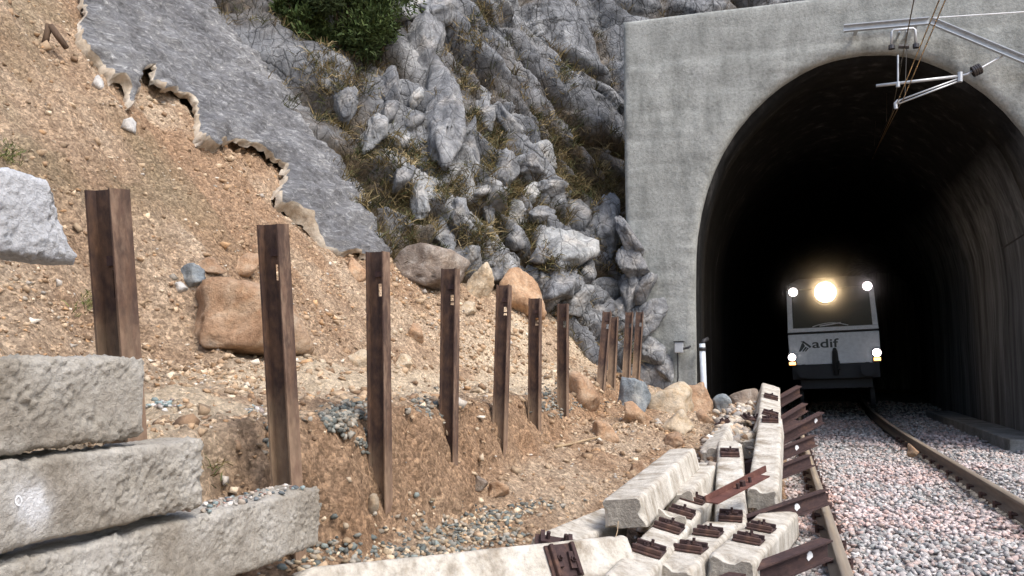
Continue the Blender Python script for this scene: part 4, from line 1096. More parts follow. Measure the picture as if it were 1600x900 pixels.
def put_sleeper(A, B, label, roll=0.0, W=0.27, H=0.19, seats=(), rnd=0.012, taper=0.04, seed=1, endround=0.0, flat_end=None):
    """A near, B far: centre of the top face at both ends; roll about the long axis (top leans to +right)"""
    A = np.array(A, float); B = np.array(B, float)
    ya = B - A; L = np.linalg.norm(ya); ya /= L
    xa = np.cross(ya, [0, 0, 1]); xa /= np.linalg.norm(xa); za = np.cross(xa, ya)
    c_, s_ = math.cos(roll), math.sin(roll)
    xa, za = xa * c_ - za * s_, za * c_ + xa * s_
    root = bpy.data.objects.new("concrete_sleeper", None); COL.objects.link(root); root.empty_display_size = 0.1
    root.matrix_world = frame_mat(A, xa, ya, za)
    nyk = int(L / 0.035); nk = 12
    # cross-section outline: trapezoid with rounded shoulders, dipping towards the middle
    wt, wb = W / 2 - taper / 2, W / 2
    outl = []
    def edge(p, q_, n_): return [(p[0] + (q_[0] - p[0]) * i / n_, p[1] + (q_[1] - p[1]) * i / n_) for i in range(n_)]
    k_ = 0.016
    corners = [(-wt + k_, 0), (wt - k_, 0), (wt, -k_), (wb, -H), (-wb, -H), (-wt, -k_)]
    for i in range(6): outl += edge(corners[i], corners[(i + 1) % 6], 9 if i in (0, 2, 3, 4) else 2)
    outl = np.array(outl); n_ = len(outl)
    yy = np.r_[0.0, 0.012, np.linspace(0.04, L - 0.04, nyk), L - 0.012, L]
    sc = np.ones(len(yy)); sc[0] = sc[-1] = 0.93; sc[1] = sc[-2] = 0.985
    P = np.zeros((len(yy), n_, 3))
    cz = -H / 2
    for i, y in enumerate(yy):
        P[i, :, 0] = outl[:, 0] * sc[i]; P[i, :, 2] = cz + (outl[:, 1] - cz) * sc[i]; P[i, :, 1] = y
    Pn = P.reshape(-1, 3)
    d3 = 0.003 * fbm(Pn * 3 + seed, seed, 2) + 0.0025 * fbm(Pn * 30 + seed, seed + 2, 3)
    edgey = np.minimum(Pn[:, 1], L - Pn[:, 1])
    cen_ = np.c_[0 * Pn[:, :1], Pn[:, 1:2], np.full((len(Pn), 1), cz)]
    dr_ = Pn - cen_; dr_ /= np.linalg.norm(dr_, axis=1)[:, None]
    chipn = sstep(0.15, 0.5, vnoise(Pn * 9 + seed, seed + 8)) * sstep(0.10, 0.0, edgey)
    Pn = Pn + dr_ * (d3 - 0.03 * chipn)[:, None]
    fq = []
    m_ = len(yy)
    for i in range(m_ - 1):
        for j in range(n_):
            j2 = (j + 1) % n_
            fq.append((i * n_ + j, i * n_ + j2, (i + 1) * n_ + j2, (i + 1) * n_ + j))
    me = bpy.data.meshes.new("body"); fcs = fq + [tuple(range(n_ - 1, -1, -1)), tuple(range((m_ - 1) * n_, m_ * n_))]
    me.from_pydata([tuple(p) for p in Pn], [], fcs); me.materials.append(M['sleeper'])
    mz = M['sleeper_end']; me.materials.append(mz)
    bm = bmesh.new(); bm.from_mesh(me); bmesh.ops.recalc_face_normals(bm, faces=bm.faces)
    for f in bm.faces:
        f.smooth = len(f.verts) == 4
        if len(f.verts) > 4: f.material_index = 1
    bmesh.ops.triangulate(bm, faces=[f for f in bm.faces if len(f.verts) > 4])
    bm.to_mesh(me); bm.free()
    link("body", me, None, root)
    for s_ in seats: fastening(root, s_ * L if s_ <= 1 else s_, W, 0.004, skew=random.uniform(-0.06, 0.06))
    tag(root, label, "sleeper", "fallen concrete sleepers beside the left rail")
    return root
M['sleeper_end'] = concrete_mat("broken sleeper end", (0.30, 0.27, 0.23), (0.17, 0.15, 0.125), (0.46, 0.42, 0.36), 1.0, 40, (1, 1, 1), 22)
A5 = atD
put_sleeper(A5(1142, 872, 4.75), A5(1222, 796, 6.75), "front cream sleeper with a crumbling grey end and long lit side facing the rail", 0.10, 0.30, seats=(0.27, 0.50), seed=3)
put_sleeper(A5(1052, 884, 4.62), A5(1128, 815, 6.0), "short sleeper length with two rusty rail seats, wedged left of the front crumbling one", 0.04, 0.27, seats=(0.30, 0.66), seed=4)
put_sleeper(A5(975, 905, 4.2), A5(1096, 768, 6.75), "long narrow sleeper with four rusty rail seats in a row, left of the pile", 0.22, 0.25, seats=(0.22, 0.46, 0.64, 0.84), seed=5)
put_sleeper(A5(1142, 832, 6.0), A5(1140, 688, 8.3), "pale sleeper crossed by a red bar, with a rail seat near its far end", 0.0, 0.27, seats=(0.12, 0.80), seed=6)
put_sleeper(A5(1192, 764, 6.8), A5(1204, 652, 9.25), "white-topped sleeper nearest the rail with a dark square end facing the camera", 0.02, 0.285, seats=(0.93,), seed=7)
put_sleeper(A5(1203, 655, 9.3), A5(1205, 601, 11.7), "farthest sleeper of the pile, white-sided, standing out against the tunnel mouth", 0.25, 0.29, seats=(0.1, 0.55), seed=8)
put_sleeper(A5(970, 779, 5.3), A5(1066, 700, 7.6), "tilted sleeper with a grey end overhanging a dark hollow, left of the pile", -0.12, 0.29, seed=9)
put_sleeper(A5(1060, 766, 6.3), A5(1106, 722, 7.9), "short stub of sleeper between the tilted overhanging one and the pile", -0.05, 0.25, seed=10)
put_sleeper(A5(858, 846, 4.9), A5(962, 800, 6.0), "cream sleeper half buried in soil beneath the tilted overhanging one", 0.25, 0.26, seed=11)
put_sleeper(A5(470, 925, 3.62), A5(990, 864, 4.6), "long sleeper on its side along the bottom edge, with one rusty plate on its face", 1.0, 0.26, seats=(0.745,), seed=12)
put_sleeper(A5(1108, 700, 8.2), A5(1136, 652, 10.2), "soil-covered sleeper between the spoil and the far end of the pile", -0.35, 0.27, seats=(0.75,), seed=13)
put_sleeper(A5(1160, 690, 9.0), A5(1176, 640, 11.2), "rubble-strewn sleeper left of the farthest white-sided one", -0.1, 0.27, seats=(0.35, 0.75), seed=14)
put_sleeper(A5(1050, 800, 5.6), A5(1020, 800, 6.9), "dark piece of sleeper in the hollow under the tilted one", 0.3, 0.26, seed=15)

# ------------------------------------------------------------------ fallen steel beams across the left rail, and the red bar
def put_beam(A, B, label, roll=0.0, d=0.125, w=0.085, patch=None, mat='rust'):
    """A left hidden end, B right end: middle of the web"""
    A = np.array(A, float); B = np.array(B, float)
    za = B - A; L = np.linalg.norm(za); za /= L
    up = np.array([0, 0, 1.0]); ya = np.cross(za, up); ya /= np.linalg.norm(ya); xa = np.cross(ya, za)
    c_, s_ = math.cos(roll), math.sin(roll); xa, ya = xa * c_ + ya * s_, ya * c_ - xa * s_
    root = bpy.data.objects.new("fallen_beam", None); COL.objects.link(root); root.empty_display_size = 0.1
    root.matrix_world = frame_mat(A, xa, ya, za)
    mb = MB(); isection(mb, d, w, L, 0.011, 0.009); mb.build("beam", M[mat], root)
    if patch is not None:
        p = MB(); cx_, s2 = patch, 0.028
        n_ = 9
        yv = 0.0047
        for sy in (1, -1):
            pts = [(0.002 + s2 * (1.0 + 0.3 * math.sin(3 * i)) * math.cos(2 * math.pi * i / n_), sy * yv, L - cx_ + s2 * 1.25 * (1 + 0.25 * math.cos(2.3 * i)) * math.sin(2 * math.pi * i / n_)) for i in range(n_)]
            pts2 = [(x, sy * (yv + 0.004), z) for x, y, z in pts]
            p.add(pts + pts2, [tuple(range(n_, 2 * n_)), tuple(range(n_ - 1, -1, -1))] + [(i, (i + 1) % n_, n_ + (i + 1) % n_, n_ + i) for i in range(n_)])
        p.build("mortar_patch", M['chalk'], root)
    tag(root, label, "steel beam", "fallen steel beams across the left rail")
put_beam(A5(1120, 925, 4.6), A5(1292, 857, 5.35), "dark fallen beam nearest the camera, with a white patch, below the front sleeper", 0.05, patch=0.22)
put_beam(A5(1150, 825, 6.3), A5(1291, 776, 7.0), "dark fallen beam crossing the left rail beside the dark-ended sleeper", -0.15, patch=0.42)
put_beam(A5(1150, 765, 8.0), A5(1266, 719, 8.75), "short brown fallen beam, third along the rail from the camera", -0.1)
put_beam(A5(1150, 738, 8.6), A5(1272, 688, 9.5), "brown fallen beam with a small pale patch, resting over the left rail's far end", -0.1, patch=0.36)
put_beam(A5(1150, 722, 9.4), A5(1284, 652, 10.5), "longest fallen beam, its end raised over the far rail with a white square mark", 0.1, 0.14, patch=0.15)
put_beam(A5(1170, 690, 10.2), A5(1258, 636, 11.2), "thin fallen beam just behind the longest one, against the dark tunnel", 0.1, 0.11)
put_beam(A5(1160, 660, 11.0), A5(1249, 610, 11.9), "topmost fallen beam, farthest from the camera beside the last sleeper", 0.15, 0.14)
put_beam(A5(1170, 706, 9.9), A5(1246, 663, 10.7), "fallen beam tucked under the longest one", 0.1, 0.11)
mb = MB()
a_, b_ = np.array(A5(1112, 787, 5.98)), np.array(A5(1206, 738, 6.55))
za = b_ - a_; Lb = np.linalg.norm(za); za /= Lb; ya = np.cross(za, [0, 0, 1.0]); ya /= np.linalg.norm(ya); xa = np.cross(ya, za)
rb = bpy.data.objects.new("red_bar", None); COL.objects.link(rb); rb.empty_display_size = 0.1; rb.matrix_world = frame_mat(a_, xa, ya, za)
mb.box(0.0, 0.05, -0.055, -0.045, 0, Lb); mb.box(0.0, 0.01, -0.0445, 0.05, 0, Lb * 0.86)
mb.build("angle_iron", M['rust_red'], rb)
for t, r_ in ((0.42, 0.014), (0.62, 0.014), (0.5, 0.024)):
    mb = MB(); mb.tube([(0.0105, 0.0, Lb * t), (0.05, 0.0, Lb * t)], r_, 6); mb.build("bolt", M['rust'], rb)
tag(rb, "rusty red angle iron bar lying across the pale upslope sleeper", "steel bar")
# loose fastening bits between the sleepers
for k, (px, py, zc, rz) in enumerate([(868, 852, 4.75, 0.3), (1175, 655, 9.6, 0.4)]):
    P = A5(px, py, zc); r_ = empty("rail_plate", P, rz); r_.rotation_euler = (0.25, 0.15, rz)
    a = MB(); a.box(-0.12, 0.12, -0.075, 0.075, 0, 0.016)
    for s_ in (-1, 1): a.box(s_ * 0.08 - 0.012, s_ * 0.08 + 0.012, -0.07, 0.07, 0.0165, 0.05)
    a.build("plate", M['rust'], r_)
    for s_ in (-1, 1):
        c = MB(); c.box(s_ * 0.05 - 0.02, s_ * 0.05 + 0.02, -0.04, 0.04, 0.017, 0.034); c.tube([(s_ * 0.05, 0, 0.034), (s_ * 0.05, 0, 0.075)], 0.013, 6)
        c.build("clip", M['rust'], r_)
    tag(r_, ["loose rusty rail plate by the half buried cream sleeper at the bottom", "loose rusty rail plate on the rubble near the farthest sleeper"][k], "rail plate")

# ------------------------------------------------------------------ train
ty, tk_ = 22.0, 0.83
tr = empty("maintenance_train", (track_x(ty) + 0.015, ty, EYE * (1 - tk_))); tr.rotation_euler = (0, R(-2.3), R(-3)); tr.scale = (tk_, tk_, tk_)
hw = 1.27
def rrect(x0, x1, z0, z1, r, n=5):
    p = []
    for cx_, cz_, a0 in ((x1 - r, z0 + r, -90), (x1 - r, z1 - r, 0), (x0 + r, z1 - r, 90), (x0 + r, z0 + r, 180)):
        for i in range(n + 1):
            a = R(a0 + 90 * i / n); p.append((cx_ + r * math.cos(a), cz_ + r * math.sin(a)))
    return p
def trap(z): return hw - 0.05 * max(0, (z - 2.2) / 1.4)
mb = MB()
mb.prism([(-hw, 1.16), (hw, 1.16), (hw, 2.08), (-hw, 2.08)], 0.0, 7.5); mb.build("lower_front", M['white_paint'], tr, 0.03)
mb = MB(); mb.prism([(-hw - 0.008, 2.083), (hw + 0.008, 2.083), (hw + 0.008, 2.135), (-hw - 0.008, 2.135)], -0.02, 7.5); mb.build("trim_band", M['rubber'], tr, 0.005)
mb = MB(); mb.prism([(-hw, 2.137), (hw, 2.137), (hw - 0.01, 2.26), (-hw + 0.01, 2.26)], 0.0, 7.5)
mb.prism([(-hw + 0.01, 2.262), (-hw + 0.16, 2.262), (-hw + 0.19, 3.42), (-hw + 0.05, 3.42)], 0.02, 0.2); mb.prism([(hw - 0.16, 2.262), (hw - 0.01, 2.262), (hw - 0.05, 3.42), (hw - 0.19, 3.42)], 0.02, 0.2)
mb.prism([(-hw + 0.012, 2.262), (hw - 0.012, 2.262), (hw - 0.05, 3.42), (-hw + 0.05, 3.42)], 0.45, 7.5)
mb.build("cab_frame", M['white_paint'], tr, 0.015)
mb = MB(); mb.prism([(-hw + 0.161, 2.262), (hw - 0.161, 2.262), (hw - 0.191, 3.42), (-hw + 0.191, 3.42)], 0.10, 0.13); mb.build("windscreen", M['glass'], tr)
mb = MB(); mb.prism([(-hw + 0.05, 3.423), (hw - 0.05, 3.423), (hw - 0.12, 3.62), (hw - 0.4, 3.74), (-hw + 0.4, 3.74), (-hw + 0.12, 3.62)], 0.0, 7.5); mb.build("roof", M['roofgrey'], tr, 0.03)
mb = MB(); mb.box(-hw + 0.05, hw - 0.05, 0.06, 7.4, 0.72, 1.155); mb.box(-hw + 0.25, hw - 0.25, 0.4, 7, 0.42, 0.718); mb.build("underframe", M['dark'], tr, 0.02)
for s_ in (-1, 1):
    w_ = MB(); w_.tube([(s_ * 1.08, 1.6, 0.20), (s_ * 0.96, 1.6, 0.20)], 0.45, 24); w_.build("wheel", M['dark'], tr)
    bf = MB(); bf.tube([(s_ * 0.87, 0.05, 0.98), (s_ * 0.87, -0.42, 0.98)], 0.09, 12); bf.tube([(s_ * 0.87, -0.421, 0.98), (s_ * 0.87, -0.46, 0.98)], 0.2, 18); bf.build("buffer", M['dark'], tr)
# coupling hook and hose rising in front of the panel
mb = MB(); mb.tube([(0.02, -0.03, 0.85), (0.02, -0.12, 1.2), (0.02, -0.12, 1.52), (0.02, -0.05, 1.60)], [0.07, 0.10, 0.08, 0.05], 10); mb.tube([(0.05, -0.05, 1.0), (0.12, -0.2, 1.0), (0.10, -0.2, 1.25)], 0.03, 8); mb.build("coupling", M['rubber'], tr)
mb = MB()
arcp = [(-0.55 + 1.0 * i / 16, 0.06, 2.29 + 0.09 * math.sin(math.pi * i / 16)) for i in range(17)]
mb.tube(arcp, 0.013, 6); mb.tube([(-0.35, 0.05, 2.3), (0.25, 0.05, 2.37)], 0.02, 6); mb.build("wiper", M['white_paint'], tr)
# lamps
def lamp(x, z, r, mat, name="marker_lamp", hous=True, y=-0.05):
    h_ = MB(); h_.tube([(x, 0.05, z), (x, y + 0.012, z)], r * 1.25, 20); h = h_.build(name, M['dark'], tr)
    l_ = MB(); l_.tube([(x, y + 0.01, z), (x, y - 0.01, z)], r, 20); l_.build("lens", M[mat], h)
    return h
lamp(-1.03, 3.36, 0.125, 'lamp_white'); lamp(1.05, 3.40, 0.125, 'lamp_pinkish')
lamp(-1.19, 1.40, 0.105, 'lamp_white'); lamp(1.16, 1.44, 0.115, 'lamp_white')
for x, z in ((-1.19, 1.22), (1.16, 1.26)):
    h_ = MB(); h_.box(x - 0.12, x + 0.12, -0.04, 0.02, z - 0.08, z + 0.055); h = h_.build("amber_lamp", M['dark'], tr)
    l_ = MB(); l_.box(x - 0.09, x + 0.09, -0.05, -0.041, z - 0.05, z + 0.035); l_.build("lens", M['lamp_amber'], h)
lamp(-0.12, 3.29, 0.30, 'lamp_warm', "headlight", True, -0.16)
spot = bpy.data.lights.new("headlight_beam", 'SPOT'); spot.energy = 60; spot.color = (1.0, 0.72, 0.40); spot.spot_size = R(80); spot.spot_blend = 1.0; spot.shadow_soft_size = 0.25
sp_o = bpy.data.objects.new("headlight_beam", spot); COL.objects.link(sp_o); sp_o.parent = tr; sp_o.location = (-0.12, -0.22, 3.29); sp_o.rotation_euler = (R(90), 0, R(180))
sp_o.rotation_euler = Vector((0, -1, 0.02)).to_track_quat('-Z', 'Y').to_euler()
hm = bpy.data.materials.new("headlight glow volume"); hm.use_nodes = True; hn = hm.node_tree  # scattering volume added to imitate lens bloom round the headlight
hn.nodes.remove(hn.nodes["Principled BSDF"])
vs_ = hn.nodes.new("ShaderNodeVolumePrincipled"); vs_.inputs['Density'].default_value = 0.075; vs_.inputs['Anisotropy'].default_value = 0.86; vs_.inputs['Color'].default_value = (0.9, 0.88, 0.85, 1)
tc_ = hn.nodes.new("ShaderNodeTexCoord"); mp_ = hn.nodes.new("ShaderNodeMapping"); mp_.inputs['Scale'].default_value = (1 / 1.75, 1 / 1.5, 1 / 1.6); hn.links.new(tc_.outputs['Object'], mp_.inputs['Vector'])
gr_ = hn.nodes.new("ShaderNodeTexGradient"); gr_.gradient_type = 'QUADRATIC_SPHERE'; hn.links.new(mp_.outputs[0], gr_.inputs['Vector'])      # the added glow thins out towards its edge
dm_ = hn.nodes.new("ShaderNodeMath"); dm_.operation = 'MULTIPLY'; dm_.inputs[1].default_value = 0.30; hn.links.new(gr_.outputs[1], dm_.inputs[0]); hn.links.new(dm_.outputs[0], vs_.inputs['Density'])
hn.links.new(vs_.outputs[0], hn.nodes["Material Output"].inputs['Volume'])
hv_, hf_ = sphere(4); hz_ = mesh_np("headlight_glow", hv_ * np.array([1.75, 1.5, 1.6]), hf_, hm, None, True); hz_.location = (1.3, 21.1, 2.95)
tag(hz_, kind='stuff', label="added soft glow volume around the headlight of the train", cat="glow")
# lettering and emblem
fc = bpy.data.curves.new("lettering", 'FONT'); fc.body = "adif"; fc.size = 0.42; fc.extrude = 0.004; fc.offset = 0.006; fc.materials.append(M['logo'])
fo_ = bpy.data.objects.new("lettering_curve", fc); COL.objects.link(fo_); bpy.context.view_layer.update()
lme = bpy.data.meshes.new_from_object(fo_.evaluated_get(bpy.context.evaluated_depsgraph_get())); bpy.data.objects.remove(fo_)
fo = link("lettering", lme, None, tr); fo.location = (-0.60, -0.012, 1.655); fo.rotation_euler = (R(90), 0, 0); fo.scale = (1.22, 0.86, 1)
mb = MB()
for poly in ([(-0.99, 1.56), (-0.93, 1.56), (-0.80, 1.72), (-0.85, 1.83), (-0.90, 1.78)], [(-0.90, 1.56), (-0.85, 1.56), (-0.745, 1.68), (-0.79, 1.70)], [(-0.82, 1.56), (-0.78, 1.56), (-0.70, 1.65), (-0.735, 1.675)], [(-0.92, 1.86), (-0.83, 1.875), (-0.62, 1.70), (-0.665, 1.655), (-0.82, 1.80)]):
    mb.prism(poly, -0.014, -0.002)
mb.build("emblem", M['logo'], tr)
tag(tr, "white fronted maintenance train with lit headlights, coming out of the dark tunnel", "train")

# ------------------------------------------------------------------ overhead line
def bar_between(mb, a, b, w, h_, ch=True):
    a, b = Vector(a), Vector(b); za = (b - a).normalized(); ya = Vector((0, -1, 0)); xa = za.cross(ya).normalized(); ya = xa.cross(za)
    m = frame_mat(a, xa, ya, za); L = (b - a).length
    mb.box(-h_ / 2, h_ / 2, -0.004, 0.004, 0, L, m)
    for s_ in (-1, 1): mb.box(s_ * h_ / 2 - 0.006, s_ * h_ / 2 + 0.006, 0.005, w, 0, L, m)
YB = 14.22
sb = empty("support_beam", onY(1450, 33, YB))
o0 = np.array(sb.location)
pA, pB, pC = onY(1318, 46, YB) - o0, onY(1452, 34, YB) - o0, onY(1640, 112, YB) - o0
mb = MB(); bar_between(mb, pA, pB - np.array([0.012, 0, 0]), 0.08, 0.10); mb.build("level_channel", M['galv'], sb)
mb = MB(); bar_between(mb, pB + np.array([0.012, 0, 0]), pC, 0.08, 0.10); mb.build("sloping_channel", M['galv'], sb)
for f_ in (0.15, 0.85):
    p = pA + (pB - pA) * f_; mb = MB(); mb.box(p[0] - 0.03, p[0] + 0.03, 0.005, 0.25, p[2] - 0.03, p[2] + 0.03); mb.build("anchor", M['galv'], sb)
p = pB + (pC - pB) * 0.9; mb = MB(); mb.box(p[0] - 0.03, p[0] + 0.03, 0.005, 0.25, p[2] - 0.03, p[2] + 0.03); mb.build("anchor", M['galv'], sb)
tag(sb, "bent galvanised steel beam fixed across the portal above the arch", "steel beam")
ub = empty("wire_bracket", onY(1415, 55, 14.15)); o0 = np.array(ub.location)
q0, q1, q2, q3 = [onY(x, y, 14.15) - o0 for x, y in ((1393, 70), (1393, 50), (1430, 47), (1431, 68))]
mb = MB(); mb.tube([q0, q1 * 0.98, q1 + (q2 - q1) * 0.08 + np.array([0, 0, .03]), q2 - (q2 - q1) * 0.08 + np.array([0, 0, .03]), q2, q3], 0.022, 8); mb.build("u_frame", M['galv'], ub, smooth=True)
mb = MB()
for q_ in (q0, q3): mb.tube([q_ + np.array([0, 0, -0.01]), q_ + np.array([0, 0, -0.07])], 0.05, 10)
mb.tube([q0 + np.array([0.1, 0, -0.04]), q3 + np.array([-0.1, 0, -0.04])], 0.035, 8); mb.build("insulator", M['insul'], ub)
mb = MB(); mb.box(q1[0] + 0.1, q1[0] + 0.13, 0.0, 0.32, q1[2] - 0.02, q1[2] + 0.03); mb.box(q2[0] - 0.13, q2[0] - 0.1, 0, 0.32, q2[2] - 0.02, q2[2] + 0.03); mb.build("stub", M['galv'], ub)
tag(ub, "small U-shaped bracket at the crown of the arch holding the upper wire", "bracket")
YC = 14.15
ca = empty("cantilever_arm", onY(1502, 119, YC)); o0 = np.array(ca.location)
g_ = lambda x, y, Y=YC: onY(x, y, Y) - o0
mb = MB(); mb.tube([g_(1369, 134), g_(1500, 119)], 0.024, 10); mb.tube([g_(1500, 119), g_(1512, 116), g_(1520, 111)], 0.02, 8); mb.build("top_tube", M['galv'], ca, smooth=True)
mb = MB(); mb.tube([g_(1402, 158), g_(1500, 122)], 0.014, 8); mb.tube([g_(1404, 162), g_(1500, 126)], 0.014, 8); mb.build("steady_arm", M['galv'], ca, smooth=True)
mb = MB(); mb.tube([g_(1403, 86), g_(1403, 133)], 0.014, 8); mb.build("drop_rod", M['galv'], ca)
mb = MB(); mb.tube([g_(1404, 157), g_(1399, 162), g_(1400, 170)], 0.03, 8); mb.tube([g_(1500, 113), g_(1500, 128)], 0.04, 8); mb.tube([g_(1403, 128), g_(1403, 136)], 0.032, 8); mb.build("clamp", M['galv'], ca)
mb = MB()
ia, ib = Vector(g_(1521, 112)), Vector(g_(1532, 107))
for t in (0.0, 0.3, 0.6, 0.9):
    c = ia.lerp(ib, t); d_ = (ib - ia).normalized(); mb.tube([c - d_ * 0.012, c + d_ * 0.012], 0.085, 14)
mb.tube([ia - d_ * 0.02, ib + d_ * 0.02], 0.03, 8); mb.build("insulator", M['insul'], ca)
mb = MB(); mb.tube([g_(1532, 107), g_(1566, 88, 14.22)], 0.018, 8); mb.build("tie_rod", M['galv'], ca)
tag(ca, "grey tubular cantilever arm with a dark ribbed insulator reaching into the arch", "cantilever")
def wire(name, pts, r, mat, label, cat="wire"):
    mb = MB(); mb.tube(pts, r, 6); o = mb.build(name, M[mat], None, smooth=True); tag(o, label, cat)
def line(px0, py0, Y0, px1, py1, Y1, n=14, sag=0.0):
    a, b = onY(px0, py0, Y0), onY(px1, py1, Y1)
    return [a + (b - a) * t + np.array([0, 0, -sag * 4 * t * (1 - t)]) for t in np.linspace(0, 1, n)]
wire("messenger_wire", line(1436, -40, 10.8, 1408, 100, 14.15) , 0.009, 'wire', "dark messenger wire, leftmost of the wires coming down from the top edge")
wire("contact_wire", line(1484, -40, 8.8, 1402, 160, 14.15) + line(1401, 164, 14.3, 1352, 272, 24, 12, 0.0), 0.008, 'copper', "copper contact wire, running to the elbow of the arm and on into the tunnel")
wire("contact_wire", line(1494, -40, 8.8, 1410, 158, 14.15) + line(1408, 160, 14.3, 1353, 266, 24, 12, 0.0), 0.008, 'copper', "second contact wire close to the right of the first one")
wire("messenger_wire", line(1408, 102, 14.2, 1394, 176, 17) + line(1393, 178, 17.1, 1366, 232, 22), 0.007, 'wire', "dark wire continuing from the arch crown into the tunnel")
for k, (x0, y0, x1, y1, Y) in enumerate([(1417, 62, 1414, 150, 14.2), (1386, 95, 1385, 190, 17), (1370, 160, 1366, 228, 19)]):
    wire("dropper_wire", line(x0, y0, Y, x1, y1, Y), 0.005, 'wire', ["thin dropper wire hanging below the U-shaped bracket", "thin dropper wire left of the rod on the arm, with pale insulator beads", "thin dropper wire deepest in the tunnel mouth"][k])
for k, (x, y) in enumerate([(1383, 128), (1386, 136), (1383, 152), (1384, 160)]):
    pass
wire("wall_cable", line(1454, 28, 14.28, 1640, 16, 14.28), 0.009, 'white_paint', "thin pale cable along the upper right of the portal wall", "cable")
wire("tunnel_cable", line(1566, 388, 17.5, 1625, 350, 15.2, 8), 0.015, 'dark', "dark cable low on the right tunnel wall", "cable")

# ------------------------------------------------------------------ shrub on the cliff top
def shrub(px, py, w, h_, label, nleaf=16000, seed=3, back=0.2):
    g = np.random.default_rng(seed)
    hp = cliff_hit(px, py); C0 = np.array(hp); zc = depth(C0); rx, rz = w / 2 * zc / F, h_ / 2 * zc / F
    root = empty("shrub", C0 + np.array([0, 0, -rz * 0.9]))
    o0 = np.array(root.location)
    rt = np.array([math.cos(YAW), math.sin(YAW), 0]); fw_ = np.array([-math.sin(YAW), math.cos(YAW), 0]); up = np.array([0, 0, 1.0])
    clumps = []
    for k in range(46):
        d_ = g.normal(size=3); d_ /= np.linalg.norm(d_); rad = g.uniform(0.35, 1.0) ** 0.6
        p = C0 + rt * d_[0] * rx * rad + fw_ * (d_[1] * rx * 0.6 * rad - rx * 0.25) + up * d_[2] * rz * rad
        clumps.append((p, g.uniform(0.16, 0.34) * rx))
    st = MB()
    for p, r_ in clumps[:26]:
        mid = (C0 * 0.5 + p * 0.5) + g.normal(size=3) * 0.06 - up * 0.1
        st.tube([np.array([0, 0, 0.0]) + g.normal(size=3) * 0.05, mid - o0, p - o0], [0.035, 0.018, 0.006], 5)
    st.build("stems", M['wood'], root)
    P, Nn, Ll, Cc = [], [], [], []
    per = nleaf // len(clumps)
    for p, r_ in clumps:
        tone = g.uniform(0.6, 1.5)
        d_ = g.normal(size=(per, 3)); d_ /= np.linalg.norm(d_, axis=1)[:, None]
        rr = r_ * g.uniform(0.25, 1.1, per)
        P.append(p + d_ * rr[:, None] * np.array([1, 1, 0.8])); dirn = d_ + 0.6 * g.normal(size=(per, 3)) + np.array([0, 0, 0.5]); Nn.append(dirn / np.linalg.norm(dirn, axis=1)[:, None])
        c = np.array([0.045, 0.075, 0.022]) * tone * (1 + 0.25 * g.normal(size=(per, 1))); c[:, 0] *= 1 + 0.25 * g.random(per); Cc.append(np.clip(c, 0.006, 0.3))
    P = np.vstack(P); Nn = np.vstack(Nn); Cc = np.vstack(Cc); n = len(P)
    side = np.cross(Nn, g.normal(size=(n, 3))); side /= np.linalg.norm(side, axis=1)[:, None]
    ll = g.uniform(0.05, 0.12, n)[:, None]; lw = g.uniform(0.010, 0.022, n)[:, None]
    V = np.stack([P - side * lw, P + side * lw, P + Nn * ll + side * lw * 0.5, P + Nn * ll - side * lw * 0.5], 1) - o0
    Fq = np.arange(n * 4).reshape(n, 4)
    mesh_np("foliage", V.reshape(-1, 3), Fq, M['leaf'], root, False, np.repeat(Cc, 4, 0))
    tag(root, label, "shrub")
shrub(540, 32, 225, 185, "large dark green bushy shrub growing on top of the cliff at the upper edge", 26000, 3)
shrub(470, 30, 90, 110, "dark shrub beside the grey concrete sheet, left of the large green shrub", 7000, 5)

# ------------------------------------------------------------------ grass tufts, scrub
def tufts(name, P, nb_, ln_, pal, label, seed=1, up=0.8, wd=0.006, nrm=None):
    g = np.random.default_rng(seed); n = len(P)
    k = nb_; B = np.repeat(P, k, 0) + g.normal(size=(n * k, 3)) * 0.035
    d_ = g.normal(size=(n * k, 3)) * np.array([0.75, 0.75, 0.4]) + np.array([0, 0, up])
    if nrm is not None: d_ += 0.7 * np.repeat(nrm, k, 0)
    d_ /= np.linalg.norm(d_, axis=1)[:, None]
    L = np.repeat(ln_, k)[:, None] * g.uniform(0.5, 1.2, (n * k, 1))
    side = np.cross(d_, g.normal(size=(n * k, 3))); side /= np.linalg.norm(side, axis=1)[:, None]
    w = wd * g.uniform(0.7, 1.5, (n * k, 1))
    M1 = B + d_ * L * 0.55; droop = np.array([0, 0, -1.0]) * L * g.uniform(0.1, 0.5, (n * k, 1))
    T = B + d_ * L + droop
    V = np.stack([B - side * w, B + side * w, M1 + side * w * 0.7, M1 - side * w * 0.7, T + side * w * 0.25, T - side * w * 0.25], 1)
    b0 = np.arange(n * k) * 6
    Fq = np.vstack([np.stack([b0, b0 + 1, b0 + 2, b0 + 3], 1), np.stack([b0 + 3, b0 + 2, b0 + 4, b0 + 5], 1)])
    c = np.array(pal)[g.integers(0, len(pal), n)]
    c = np.repeat(c, k, 0) * (1 + 0.25 * g.normal(size=(n * k, 1)))
    tag(mesh_np(name, V.reshape(-1, 3), Fq, M['blade'], None, False, np.repeat(np.clip(c, 0.01, 0.6), 6, 0)), label, "grass", None, "stuff")
PAL_G = [(0.12, 0.105, 0.045), (0.16, 0.125, 0.055), (0.08, 0.085, 0.035), (0.25, 0.19, 0.09), (0.06, 0.06, 0.03), (0.10, 0.075, 0.045), (0.33, 0.26, 0.14)]
wgt = (earth * (0.35 + 0.65 * lower)).ravel()
CF = CV.reshape(-1, 3); NF = np.stack([NX, NY, NZ], -1).reshape(-1, 3)
